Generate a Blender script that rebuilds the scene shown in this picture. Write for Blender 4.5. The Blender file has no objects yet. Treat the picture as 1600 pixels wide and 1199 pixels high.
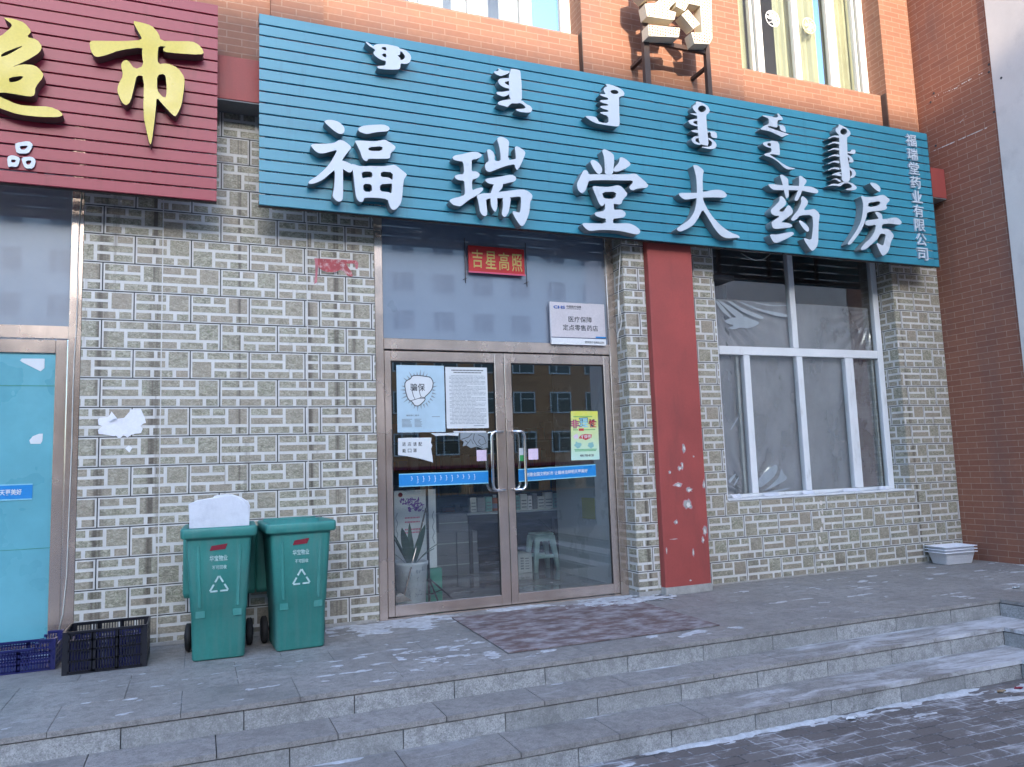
import bpy, bmesh, math, random
from mathutils import Vector, Matrix, noise
from mathutils.geometry import tessellate_polygon
random.seed(7)
R = math.radians
S = bpy.context.scene
COL = S.collection

# ---------------------------------------------------------------- camera, sky, sun, exposure
CAM = Vector((0.0, -6.6125, 1.25))
RGT = Vector((0.92651296, -0.37466736, -0.03461365))
UPV = Vector((-0.00886231, -0.11369785, 0.99347585))
FWD = Vector((0.37615847, 0.92016149, 0.10866295))
FPX = 1204.945
cd = bpy.data.cameras.new('camera'); cam = bpy.data.objects.new('camera', cd); COL.objects.link(cam)
m = Matrix.Identity(4)
for i in range(3):
    m[i][0] = RGT[i]; m[i][1] = UPV[i]; m[i][2] = -FWD[i]; m[i][3] = CAM[i]
cam.matrix_world = m
cd.sensor_width = 36; cd.sensor_fit = 'HORIZONTAL'; cd.lens = FPX/1600*36; cd.clip_start = .05; cd.clip_end = 2000
S.camera = cam
SUN_EL, SUN_AZ = 18.0, 8.0     # degrees above the horizon, degrees left of the facade's normal
w = bpy.data.worlds.new('World'); S.world = w; w.use_nodes = True
nt = w.node_tree; sky = nt.nodes.new('ShaderNodeTexSky'); sky.sky_type = 'NISHITA'; sky.sun_disc = False
sky.sun_elevation = R(SUN_EL); sky.sun_rotation = R(180+SUN_AZ); sky.altitude = 0; sky.dust_density = 2.4; sky.ozone_density = 4
nt.links.new(sky.outputs[0], nt.nodes['Background'].inputs[0]); nt.nodes['Background'].inputs[1].default_value = 0.15
sl = bpy.data.lights.new('sun', 'SUN'); sl.energy = 2.0; sl.angle = R(.5); sl.color = (1, .82, .62)
so = bpy.data.objects.new('sun', sl); COL.objects.link(so)
sd = Vector((-math.sin(R(SUN_AZ))*math.cos(R(SUN_EL)), -math.cos(R(SUN_AZ))*math.cos(R(SUN_EL)), math.sin(R(SUN_EL))))
so.rotation_euler = sd.to_track_quat('Z', 'Y').to_euler(); so.location = (-5, -20, 20)
S.view_settings.view_transform = 'Standard'; S.view_settings.look = 'None'; S.view_settings.gamma = 1
S.view_settings.exposure = 2.33
S.cycles.max_bounces = 8; S.cycles.transparent_max_bounces = 16; S.cycles.caustics_reflective = False; S.cycles.caustics_refractive = False

# ---------------------------------------------------------------- helpers
def px(x, y, ax, val):
    """a measured point of the place: the point where a sight line meets a known plane (axis ax = val)"""
    d = RGT*((x-800)/FPX)+UPV*(-(y-599.5)/FPX)+FWD
    return CAM+d*((val-CAM[ax])/d[ax])
def zm(cx, cy, s): return lambda pts, Y: [(lambda v: (v.x, v.z))(px(cx+a/s, cy+b/s, 1, Y)) for a, b in pts]

def tag(o, label=None, cat=None, group=None, kind=None):
    if label: o['label'] = label
    if cat: o['category'] = cat
    if group: o['group'] = group
    if kind: o['kind'] = kind
    return o
def thing(name, loc, label, cat, group=None, rz=0):
    o = bpy.data.objects.new(name, None); COL.objects.link(o); o.empty_display_size = .1
    o.location = loc; o.rotation_euler = (0, 0, rz)
    return tag(o, label, cat, group)
def rootloc(o):
    while o.parent: o = o.parent
    return o
def copy_tree(o, parent=None):
    c = o.copy(); COL.objects.link(c); c.parent = parent
    for ch in [k for k in bpy.data.objects if k.parent == o]: copy_tree(ch, c)
    return c

class MB:
    def __init__(s): s.v = []; s.f = []; s.mi = []; s.t = []; s.sm = []
    def face(s, idx, mi=0, t=.5, sm=False): s.f.append(tuple(idx)); s.mi.append(mi); s.t.append(t); s.sm.append(sm)
    def quad(s, pts, mi=0, t=.5):
        n = len(s.v); s.v += [tuple(p) for p in pts]; s.face(range(n, n+len(pts)), mi, t)
    def box(s, x0, x1, y0, y1, z0, z1, mi=0, t=.5, rot=None, piv=None):
        n = len(s.v)
        P = [(x0,y0,z0),(x1,y0,z0),(x1,y1,z0),(x0,y1,z0),(x0,y0,z1),(x1,y0,z1),(x1,y1,z1),(x0,y1,z1)]
        if rot is not None:
            pv = Vector(piv) if piv else Vector(((x0+x1)/2,(y0+y1)/2,(z0+z1)/2))
            P = [tuple(rot@(Vector(p)-pv)+pv) for p in P]
        s.v += P
        for q in ((0,3,2,1),(4,5,6,7),(0,1,5,4),(1,2,6,5),(2,3,7,6),(3,0,4,7)): s.face([n+i for i in q], mi, t)
        return s
    def cbox(s, x0, x1, y0, y1, z0, z1, c=.004, mi=0, t=.5):   # box with chamfered edges
        n = len(s.v)
        bm = bmesh.new(); bmesh.ops.create_cube(bm, size=1)
        for v in bm.verts: v.co = Vector(((x0+x1)/2+v.co.x*(x1-x0), (y0+y1)/2+v.co.y*(y1-y0), (z0+z1)/2+v.co.z*(z1-z0)))
        bmesh.ops.bevel(bm, geom=bm.edges[:], offset=c, segments=1, affect='EDGES', profile=.5)
        bm.verts.index_update()
        s.v += [tuple(v.co) for v in bm.verts]
        for f in bm.faces: s.face([n+v.index for v in f.verts], mi, t)
        bm.free(); return s
    def tube(s, pts, r, n=8, mi=0, cap=True):
        pts = [Vector(p) for p in pts]; base = len(s.v)
        rr = r if isinstance(r, (list, tuple)) else [r]*len(pts)
        prev = None
        for i, p in enumerate(pts):
            d = (pts[min(i+1, len(pts)-1)]-pts[max(i-1, 0)]).normalized()
            if prev is None: a = d.orthogonal().normalized()
            else: a = (prev-d*prev.dot(d)).normalized()
            prev = a; b = d.cross(a)
            for k in range(n):
                an = 2*math.pi*k/n; s.v.append(tuple(p+(a*math.cos(an)+b*math.sin(an))*rr[i]))
        for i in range(len(pts)-1):
            for k in range(n):
                s.face([base+i*n+k, base+i*n+(k+1)%n, base+(i+1)*n+(k+1)%n, base+(i+1)*n+k], mi, .5, True)
        if cap:
            s.face([base+k for k in range(n)][::-1], mi); s.face([base+(len(pts)-1)*n+k for k in range(n)], mi)
        return s
    def loft(s, rings, mi=0, cap0=True, cap1=True, sm=True):
        base = len(s.v); n = len(rings[0])
        for r in rings: s.v += [tuple(p) for p in r]
        for i in range(len(rings)-1):
            for k in range(n):
                s.face([base+i*n+k, base+i*n+(k+1)%n, base+(i+1)*n+(k+1)%n, base+(i+1)*n+k], mi, .5, sm)
        if cap0: s.face([base+k for k in range(n)][::-1], mi)
        if cap1: s.face([base+(len(rings)-1)*n+k for k in range(n)], mi)
        return s
    def plate(s, contours, Y, depth, mi=0, side=None):
        """outline (x,z) with holes, front face at y=Y facing -y, going back by depth"""
        cs = []
        for i, c in enumerate(contours):
            a = sum(c[k][0]*c[(k+1) % len(c)][1]-c[(k+1) % len(c)][0]*c[k][1] for k in range(len(c)))
            if (a > 0) != (i == 0): c = c[::-1]
            cs.append(c)
        tris = tessellate_polygon([[Vector((p[0], p[1], 0)) for p in c] for c in cs])
        flat = [p for c in cs for p in c]
        n = len(s.v); N = len(flat)
        s.v += [(p[0], Y, p[1]) for p in flat]+[(p[0], Y+depth, p[1]) for p in flat]
        for t in tris:
            a, b, c = [flat[i] for i in t]
            ar = (b[0]-a[0])*(c[1]-a[1])-(c[0]-a[0])*(b[1]-a[1])
            t = list(t) if ar > 0 else list(t)[::-1]
            s.face([n+i for i in t], mi)
            s.face([n+N+i for i in t][::-1], mi)
        o = 0
        for c in cs:
            L = len(c)
            for k in range(L):
                a = o+k; b = o+(k+1) % L
                s.face([n+a, n+N+a, n+N+b, n+b], mi if side is None else side)
            o += L
        return s
    def ribbon(s, pts, wd, Y, depth=.0006, mi=0, closed=False):
        pts = [Vector((p[0], p[1])) for p in pts]
        if closed: pts = pts+[pts[0]]
        L, Rr = [], []
        for i, p in enumerate(pts):
            d = pts[min(i+1, len(pts)-1)]-pts[max(i-1, 0)]
            d = d.normalized() if d.length > 0 else Vector((1, 0))
            nrm = Vector((-d.y, d.x)); L.append(p+nrm*wd/2); Rr.append(p-nrm*wd/2)
        for i in range(len(pts)-1):
            n = len(s.v)
            s.v += [(q.x, Y, q.y) for q in (L[i], L[i+1], Rr[i+1], Rr[i])]
            s.face([n, n+1, n+2, n+3], mi)
        return s
    def build(s, name, mats, parent=None, local=False, bevel=0, smooth_ang=None, origin=None):
        me = bpy.data.meshes.new(name)
        off = Vector((0, 0, 0))
        if parent is not None and not local: off = rootloc(parent).location.copy()
        if parent is None:
            if origin is not None: off = Vector(origin)
            elif not local:
                xs = [v[0] for v in s.v]; ys = [v[1] for v in s.v]; zs = [v[2] for v in s.v]
                off = Vector(((min(xs)+max(xs))/2, (min(ys)+max(ys))/2, min(zs)))
        me.from_pydata([(v[0]-off.x, v[1]-off.y, v[2]-off.z) for v in s.v], [], s.f)
        if not isinstance(mats, (list, tuple)): mats = [mats]
        for mm in mats: me.materials.append(mm)
        me.polygons.foreach_set('material_index', s.mi)
        me.polygons.foreach_set('use_smooth', s.sm)
        if any(abs(t-.5) > 1e-6 for t in s.t):
            ca = me.color_attributes.new('tint', 'FLOAT_COLOR', 'CORNER')
            for p in me.polygons:
                t = s.t[p.index]
                for li in p.loop_indices: ca.data[li].color = (t, t, t, 1)
        me.update()
        o = bpy.data.objects.new(name, me); COL.objects.link(o)
        if parent is not None: o.parent = parent
        else: o.location = off
        if bevel:
            b = o.modifiers.new('bevel', 'BEVEL'); b.width = bevel; b.segments = 2; b.limit_method = 'ANGLE'; b.angle_limit = R(40)
        return o

def rrect(w_, d_, r, z, cx=0, cy=0, n=4):
    pts = []
    for (sx, sy, a0) in ((1, 1, 0), (-1, 1, 90), (-1, -1, 180), (1, -1, 270)):
        for k in range(n+1):
            a = R(a0+90*k/n); pts.append((cx+sx*(w_/2-r)+r*math.cos(a), cy+sy*(d_/2-r)+r*math.sin(a), z))
    return pts
def circ(r, z, cx=0, cy=0, n=20): return [(cx+r*math.cos(2*math.pi*k/n), cy+r*math.sin(2*math.pi*k/n), z) for k in range(n)]
def chaikin(c, it=1):
    for _ in range(it):
        o = []
        for i in range(len(c)):
            a = c[i]; b = c[(i+1) % len(c)]
            o += [(a[0]*.78+b[0]*.22, a[1]*.78+b[1]*.22), (a[0]*.22+b[0]*.78, a[1]*.22+b[1]*.78)]
        c = o
    return c
def blob(cx, cz, r, Y, seed, sx=1, sz=1, n=16):
    rr = random.Random(seed); return [(cx+math.cos(2*math.pi*k/n)*r*sx*rr.uniform(.5, 1.25), cz+math.sin(2*math.pi*k/n)*r*sz*rr.uniform(.5, 1.25)) for k in range(n)]
def ell(cx, cy, rx, ry, rot=0, n=18):
    return [(cx+rx*math.cos(t)*math.cos(R(rot))-ry*math.sin(t)*math.sin(R(rot)), cy+rx*math.cos(t)*math.sin(R(rot))+ry*math.sin(t)*math.cos(R(rot))) for t in [2*math.pi*k/n for k in range(n)]]

def text_part(name, body, x0, x1, z0, z1, Y, mat_, parent, depth=.0015, bold=0, keep=False, sub=None, local=False, flat=True):
    """lettering fitted into the box x0..x1, z0..z1 on a plane facing -y"""
    cu = bpy.data.curves.new('t', 'FONT'); cu.body = body; cu.size = 1; cu.extrude = .02; cu.offset = bold; cu.resolution_u = 3
    cu.align_x = 'CENTER'
    ob = bpy.data.objects.new('t', cu); COL.objects.link(ob)
    bpy.context.view_layer.update()
    me = bpy.data.meshes.new_from_object(ob.evaluated_get(bpy.context.evaluated_depsgraph_get()))
    bpy.data.objects.remove(ob)
    vs = [v.co.copy() for v in me.vertices]
    ax, bx = min(v.x for v in vs), max(v.x for v in vs); ay, by = min(v.y for v in vs), max(v.y for v in vs)
    sx = (x1-x0)/(bx-ax); sz = (z1-z0)/(by-ay)
    if keep: sx = sz = min(sx, sz)
    mx, my = (ax+bx)/2, (ay+by)/2
    mb = MB(); mb.v = [((x0+x1)/2+(v.x-mx)*sx, Y+(-(v.z+.02)/.04+.0)*depth, (z0+z1)/2+(v.y-my)*sz) for v in vs]
    for p in me.polygons: mb.face(list(p.vertices))
    bpy.data.meshes.remove(me)
    return mb.build(name, mat_, parent, local=local)

# ---------------------------------------------------------------- materials
def newmat(name):
    mt = bpy.data.materials.new(name); mt.use_nodes = True; n = mt.node_tree
    for k in list(n.nodes): n.nodes.remove(k)
    out = n.nodes.new('ShaderNodeOutputMaterial'); b = n.nodes.new('ShaderNodeBsdfPrincipled')
    n.links.new(b.outputs[0], out.inputs[0]); return mt, n, b, out
def node(n, t, **kw):
    k = n.nodes.new(t)
    for a, v in kw.items():
        if a.startswith('i_'):
            key = a[2:].replace('_', ' ')
            k.inputs[key].default_value = v
        else: setattr(k, a, v)
    return k
def coords(n, scale=(1, 1, 1)):
    g = n.nodes.new('ShaderNodeNewGeometry'); mp = n.nodes.new('ShaderNodeMapping'); mp.inputs['Scale'].default_value = scale
    n.links.new(g.outputs['Position'], mp.inputs[0]); return mp.outputs[0]
def mixc(n, f, a, b, bt='MIX'):
    k = n.nodes.new('ShaderNodeMix'); k.data_type = 'RGBA'; k.blend_type = bt; k.clamp_factor = True
    for s_, v in ((k.inputs[0], f), (k.inputs[6], a), (k.inputs[7], b)):
        if hasattr(v, 'is_output') or isinstance(v, bpy.types.NodeSocket): n.links.new(v, s_)
        else: s_.default_value = v if not isinstance(v, tuple) else ((*v, 1) if len(v) == 3 else v)
    return k.outputs[2]
def ramp(n, src, lo, hi, v0=0, v1=1):
    k = n.nodes.new('ShaderNodeMapRange'); k.inputs[1].default_value = lo; k.inputs[2].default_value = hi; k.inputs[3].default_value = v0; k.inputs[4].default_value = v1
    n.links.new(src, k.inputs[0]); return k.outputs[0]
def nz(n, vec, scale, detail=4, rough=.6, dist=0):
    k = node(n, 'ShaderNodeTexNoise', i_Scale=scale, i_Detail=detail, i_Roughness=rough, i_Distortion=dist)
    n.links.new(vec, k.inputs['Vector']); return k.outputs[0]
def streaks(n, c):
    # rust-brown dribble bands running down the wall, at the places where water comes off the signs
    g = n.nodes.new('ShaderNodeNewGeometry'); sp = n.nodes.new('ShaderNodeSeparateXYZ'); n.links.new(g.outputs['Position'], sp.inputs[0])
    sv = nz(n, coords(n, (26, 26, .5)), 1.0, 5, .6); tot = None
    for cx, hw in ((-.33, .055), (-.70, .05), (.87, .035), (1.09, .03), (1.24, .028), (.30, .02), (3.98, .03), (7.72, .03)):
        a = node(n, 'ShaderNodeMath', operation='SUBTRACT'); n.links.new(sp.outputs[0], a.inputs[0]); a.inputs[1].default_value = cx
        b_ = node(n, 'ShaderNodeMath', operation='ABSOLUTE'); n.links.new(a.outputs[0], b_.inputs[0])
        r = ramp(n, b_.outputs[0], hw*.4, hw, 1, 0)
        if tot is None: tot = r
        else:
            k = node(n, 'ShaderNodeMath', operation='MAXIMUM'); n.links.new(tot, k.inputs[0]); n.links.new(r, k.inputs[1]); tot = k.outputs[0]
    f = node(n, 'ShaderNodeMath', operation='MULTIPLY'); n.links.new(tot, f.inputs[0]); n.links.new(ramp(n, sv, .36, .56, 0, .8), f.inputs[1])
    c = mixc(n, f.outputs[0], c, (.06, .045, .035))
    hz = ramp(n, sp.outputs[2], .05, .75, .16, -.06); gk = node(n, 'ShaderNodeMath', operation='ADD'); n.links.new(nz(n, coords(n, (1, 1, 1)), 3.5, 8, .75), gk.inputs[0]); n.links.new(hz, gk.inputs[1])
    c = mixc(n, ramp(n, gk.outputs[0], .56, .78, 0, .6), c, (.13, .11, .095))
    st = nz(n, coords(n, (5, 5, .25)), 1.8, 5, .6); return mixc(n, ramp(n, st, .64, .78, 0, .4), c, (.09, .07, .055))
def dirty(name, col, rough=.6, var=.18, sc=3, fine=60, finev=.1, dirtc=None, dirt=.0, dlo=.55, dhi=.75, dstr=(1, 1, 1), dsc=2.5, bump=0, bsc=80, metal=0, coat=0, tint=0, rvar=.1, spec=.5, cior=1.5):
    mt, n, b, out = newmat(name); v = coords(n)
    a = nz(n, v, sc); c = mixc(n, ramp(n, a, .3, .7), tuple(x*(1-var) for x in col), tuple(min(1, x*(1+var)) for x in col))
    f = nz(n, v, fine, 3); c = mixc(n, ramp(n, f, .3, .7), c, tuple(x*(1-finev*2) for x in col)) if finev == 0 else mixc(n, ramp(n, f, .35, .7, 0, finev*2), c, tuple(x*.55 for x in col))
    if tint:
        at = node(n, 'ShaderNodeAttribute', attribute_name='tint')
        c = mixc(n, ramp(n, at.outputs['Fac'], 0, 1, 0, tint), c, tuple(x*.45 for x in col))
    if dirtc:
        dv = coords(n, dstr); d = nz(n, dv, dsc, 6, .65)
        c = mixc(n, ramp(n, d, dlo, dhi, 0, dirt), c, dirtc)
    n.links.new(c, b.inputs['Base Color'])
    n.links.new(ramp(n, a, .3, .7, max(0, rough-rvar), min(1, rough+rvar)), b.inputs['Roughness'])
    b.inputs['Metallic'].default_value = metal; b.inputs['Specular IOR Level'].default_value = spec
    if coat: b.inputs['Coat Weight'].default_value = coat; b.inputs['Coat IOR'].default_value = cior; b.inputs['Coat Roughness'].default_value = .02
    if bump:
        h = nz(n, v, bsc, 5); bp = node(n, 'ShaderNodeBump', i_Strength=bump, i_Distance=.004); n.links.new(h, bp.inputs['Height']); n.links.new(bp.outputs[0], b.inputs['Normal'])
    return mt
def brickmat(name, c1, c2, mortar, plane='xz', bw=.245, bh=.065, ms=.004, bump=.4, dirtc=(.1, .08, .08), dirt=.5):
    mt, n, b, out = newmat(name)
    g = n.nodes.new('ShaderNodeNewGeometry'); sp = n.nodes.new('ShaderNodeSeparateXYZ'); cb = n.nodes.new('ShaderNodeCombineXYZ')
    n.links.new(g.outputs['Position'], sp.inputs[0])
    ad = node(n, 'ShaderNodeMath', operation='ADD'); n.links.new(sp.outputs[0], ad.inputs[0]); n.links.new(sp.outputs[1], ad.inputs[1])
    n.links.new(ad.outputs[0], cb.inputs[0]); n.links.new(sp.outputs[2], cb.inputs[1])
    br = node(n, 'ShaderNodeTexBrick', i_Scale=1.0, i_Mortar_Size=ms, i_Mortar_Smooth=.3, i_Bias=0.0, i_Brick_Width=bw, i_Row_Height=bh)
    br.inputs['Color1'].default_value = (*c1, 1); br.inputs['Color2'].default_value = (*c2, 1); br.inputs['Mortar'].default_value = (*mortar, 1)
    n.links.new(cb.outputs[0], br.inputs['Vector'])
    v = coords(n); a = nz(n, v, 25, 5); c = mixc(n, ramp(n, a, .3, .7, 0, .35), br.outputs[0], tuple(x*.6 for x in c1))
    big = nz(n, coords(n, (1, 1, .35)), 1.3, 6); c = mixc(n, ramp(n, big, .5, .75, 0, dirt), c, dirtc)
    n.links.new(c, b.inputs['Base Color']); b.inputs['Roughness'].default_value = .7
    bp = node(n, 'ShaderNodeBump', i_Strength=bump, i_Distance=.003, invert=True); n.links.new(br.outputs['Fac'], bp.inputs['Height']); n.links.new(bp.outputs[0], b.inputs['Normal'])
    return mt
def glassmat(name, tint=(.8, .86, .86), ior=1.7, rough=.0, film=0, filmc=(.5, .55, .6)):
    mt, n, b, out = newmat(name); n.nodes.remove(b)
    tr = node(n, 'ShaderNodeBsdfTransparent'); tr.inputs[0].default_value = (*tint, 1)
    gl = node(n, 'ShaderNodeBsdfGlossy'); gl.inputs['Roughness'].default_value = rough; gl.inputs[0].default_value = (1, 1, 1, 1)
    lw = node(n, 'ShaderNodeLayerWeight', i_Blend=.5); pw = node(n, 'ShaderNodeMath', operation='POWER'); pw.inputs[1].default_value = 5; n.links.new(lw.outputs['Facing'], pw.inputs[0])
    f0 = ((ior-1)/(ior+1))**2; fr = node(n, 'ShaderNodeMath', operation='MULTIPLY_ADD'); n.links.new(pw.outputs[0], fr.inputs[0]); fr.inputs[1].default_value = 1-f0; fr.inputs[2].default_value = f0
    mx = node(n, 'ShaderNodeMixShader')
    base = tr.outputs[0]
    if film:
        df = node(n, 'ShaderNodeBsdfDiffuse'); df.inputs[0].default_value = (*filmc, 1)
        m2 = node(n, 'ShaderNodeMixShader'); n.links.new(base, m2.inputs[1]); n.links.new(df.outputs[0], m2.inputs[2])
        n.links.new(ramp(n, nz(n, coords(n, (1, 1, .6)), 2.2, 6, .6), .3, .75, film*.4, film), m2.inputs[0]); base = m2.outputs[0]
    n.links.new(fr.outputs[0], mx.inputs[0]); n.links.new(base, mx.inputs[1]); n.links.new(gl.outputs[0], mx.inputs[2]); n.links.new(mx.outputs[0], out.inputs[0])
    return mt

M = {}
def stone_mat():
    mt, n, b, out = newmat('tile_stone'); v = coords(n)
    at = node(n, 'ShaderNodeAttribute', attribute_name='tint')
    a = nz(n, coords(n, (1, 1, 1.6)), 30, 5, .72, 1.2); c = mixc(n, ramp(n, a, .38, .64), (.17, .165, .115), (.49, .465, .37))
    g2 = nz(n, v, 55, 4, .7); c = mixc(n, ramp(n, g2, .55, .72, 0, .55), c, (.19, .25, .11))
    c = mixc(n, ramp(n, at.outputs['Fac'], 0, 1, 0, .55), c, (.33, .265, .21))
    c = streaks(n, c)
    n.links.new(c, b.inputs['Base Color']); b.inputs['Roughness'].default_value = .42
    bp = node(n, 'ShaderNodeBump', i_Strength=.9, i_Distance=.006); n.links.new(nz(n, v, 30, 6, .65, 1.2), bp.inputs['Height']); n.links.new(bp.outputs[0], b.inputs['Normal'])
    return mt
M['stone'] = stone_mat()
M['grout'] = dirty('tile_grout', (.62, .615, .59), .5, .08, 4, 70, .08, (.16, .13, .11), .8, .60, .72, (5, 5, .25), 1.8)
M['joint'] = dirty('tile_joint', (.07, .07, .07), .9, .2)
M['brick'] = brickmat('orange_brick', (.27, .125, .075), (.235, .10, .06), (.31, .195, .14), ms=.0055, dirt=.3)
M['brick_side'] = brickmat('red_brown_brick', (.31, .125, .076), (.26, .10, .062), (.40, .28, .21), ms=.0035, bw=.245, bh=.068)
M['plaster'] = dirty('white_plaster', (.68, .64, .60), .9, .06, 2, 40, .03, (.40, .37, .36), .4, .55, .8, bump=.15)
M['redpaint'] = dirty('red_masonry_paint', (.34, .065, .055), .65, .15, 2.2, 50, .08, (.20, .05, .045), .7, .5, .75, (2.5, 2.5, .6), 2, bump=.1)
M['concrete'] = dirty('grey_concrete', (.36, .35, .33), .9, .2, 9, 70, .15, bump=.5)
M['soffit'] = dirty('soffit_render', (.19, .19, .19), .9, .2)
M['metal'] = dirty('stainless_steel', (.70, .57, .49), .24, .06, 1.5, 40, .04, (.42, .34, .28), .5, .5, .8, (3, 3, .5), 2, metal=.85)
M['chrome'] = dirty('polished_steel', (.75, .75, .75), .12, .05, metal=1)
M['pvc'] = dirty('white_window_pvc', (.72, .74, .76), .4, .06, 3, 60, .04, (.42, .42, .40), .6, .58, .75, (4, 4, 1), 3)
M['pvc2'] = dirty('upper_window_pvc', (.70, .69, .66), .4, .04)
M['glass'] = glassmat('door_glass', (.96, .985, .98), 1.95)
M['glass_up'] = glassmat('upper_glass', (.92, .95, .95), 1.7)
M['film'] = glassmat('plastic_sheet', (.86, .86, .88), 1.9, .13, .68, (.56, .51, .54))
M['foldglint'] = glassmat('pale_fold_glint', (.88, .88, .9), 1.8, .2, .75, (.74, .76, .84))  # milky fold colour, pale to stand in for reflected sky
M['transom'] = dirty('frosted_film', (.20, .24, .31), .35, .07, 1.2, 30, .02, coat=1, cior=2.45)
M['transom2'] = dirty('pale_frosted_film', (.30, .32, .355), .35, .07, 1.2, 30, .02, coat=1, cior=2.35)
M['tealfilm'] = dirty('teal_door_film', (.12, .39, .46), .3, .14, 1.6, 30, .04, (.16, .50, .58), .6, .45, .75, (1.4, 1, 1), 1.5, coat=.8)
def slat_mat(name, c, cd_, sheen):
    mt, n, b, out = newmat(name); v = coords(n)
    a = nz(n, coords(n, (.5, 1, 2)), 1.6, 5, .6); cc = mixc(n, ramp(n, a, .3, .7), c, cd_)
    s_ = nz(n, coords(n, (7, 7, .5)), 1.6, 5, .7); cc = mixc(n, ramp(n, s_, .56, .78, 0, .5), cc, tuple(x*.5 for x in c))
    n.links.new(cc, b.inputs['Base Color']); b.inputs['Roughness'].default_value = .38; b.inputs['Specular IOR Level'].default_value = sheen
    bp = node(n, 'ShaderNodeBump', i_Strength=.12, i_Distance=.01); n.links.new(nz(n, v, 2.4, 3), bp.inputs['Height']); n.links.new(bp.outputs[0], b.inputs['Normal'])
    return mt
M['teal'] = slat_mat('teal_enamel_slats', (.030, .215, .30), (.040, .275, .375), .5)
M['maroon'] = slat_mat('maroon_enamel_slats', (.27, .016, .036), (.31, .022, .05), .45)
M['white'] = dirty('white_letter_acrylic', (.53, .585, .64), .35, .05, 3, 40, .03, (.5, .52, .55), .4, .6, .8)
M['letterside'] = dirty('letter_return', (.19, .225, .235), .5, .15, 6, 60, .1)
M['yellow'] = dirty('yellow_letter_acrylic', (.60, .47, .05), .35, .05)
M['darkside'] = dirty('dark_letter_return', (.14, .095, .085), .6, .15)
M['bulbface'] = dirty('cream_lamp_face', (.66, .60, .46), .55, .08, 5)
M['darkmetal'] = dirty('rusty_dark_steel', (.06, .04, .035), .6, .3, 8, dirtc=(.15, .06, .03), dirt=.6)
M['granite_top'] = None
def granite(name, c, sp1, wear, tint=.5, dust=False):
    mt, n, b, out = newmat(name); v = coords(n)
    a = nz(n, v, 1.6, 5); cc = mixc(n, ramp(n, a, .3, .7), tuple(x*.8 for x in c), tuple(x*1.15 for x in c))
    f = nz(n, v, 130, 2, .8); cc = mixc(n, ramp(n, f, .44, .62, 0, .6), cc, sp1)
    f2 = nz(n, v, 90, 2, .8); cc = mixc(n, ramp(n, f2, .56, .68, 0, .65), cc, tuple(x*.35 for x in c))
    m_ = nz(n, v, 15, 6, .78, .6); cc = mixc(n, ramp(n, m_, .46, .62, 0, .55), cc, tuple(x*.42 for x in c)); cc = mixc(n, ramp(n, nz(n, v, 21, 5, .75), .56, .68, 0, .45), cc, sp1)
    at = node(n, 'ShaderNodeAttribute', attribute_name='tint'); cc = mixc(n, ramp(n, at.outputs['Fac'], 0, 1, 0, tint), cc, tuple(x*.6 for x in c))
    if wear: cc = mixc(n, ramp(n, nz(n, coords(n, (.7, 2.2, 2)), 2.3, 7, .7, .6), .57, .76, 0, .55), cc, (.50, .50, .52))
    cc = mixc(n, ramp(n, nz(n, coords(n, (.8, .8, .8)), 3.1, 7, .72), .50, .72, 0, .55), cc, tuple(x*.45 for x in c))
    if dust:   # thin wind-blown snow, thicker towards the sheltered corner on the right
        g = n.nodes.new('ShaderNodeNewGeometry'); sp = n.nodes.new('ShaderNodeSeparateXYZ'); n.links.new(g.outputs['Position'], sp.inputs[0])
        st = nz(n, coords(n, (.55, 2.4, 1)), 3.6, 9, .74, .6); rx = ramp(n, sp.outputs[0], 2.0, 6.0, -.12, .135); rz = ramp(n, sp.outputs[2], -.10, -.02, 0, -.30)
        k = node(n, 'ShaderNodeMath', operation='ADD'); n.links.new(st, k.inputs[0]); n.links.new(rx, k.inputs[1])
        k2 = node(n, 'ShaderNodeMath', operation='ADD'); n.links.new(k.outputs[0], k2.inputs[0]); n.links.new(rz, k2.inputs[1])
        cc = mixc(n, ramp(n, k2.outputs[0], .50, .68, 0, .8), cc, (.62, .63, .66))
    n.links.new(cc, b.inputs['Base Color'])
    n.links.new(ramp(n, a, .3, .7, .45, .75), b.inputs['Roughness'])
    bp = node(n, 'ShaderNodeBump', i_Strength=.35, i_Distance=.003); n.links.new(nz(n, v, 110, 4), bp.inputs['Height']); n.links.new(bp.outputs[0], b.inputs['Normal'])
    return mt
M['granite_top'] = granite('flamed_granite_paving', (.29, .275, .26), (.42, .40, .385), True, .28, True)
M['granite_riser'] = granite('speckled_granite_riser', (.33, .335, .33), (.62, .62, .62), False, .45)
M['snow'] = dirty('old_snow', (.62, .635, .66), .7, .12, 12, 90, .2, (.34, .33, .34), .75, .42, .66, dsc=16, bump=.6, bsc=60)
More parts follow.
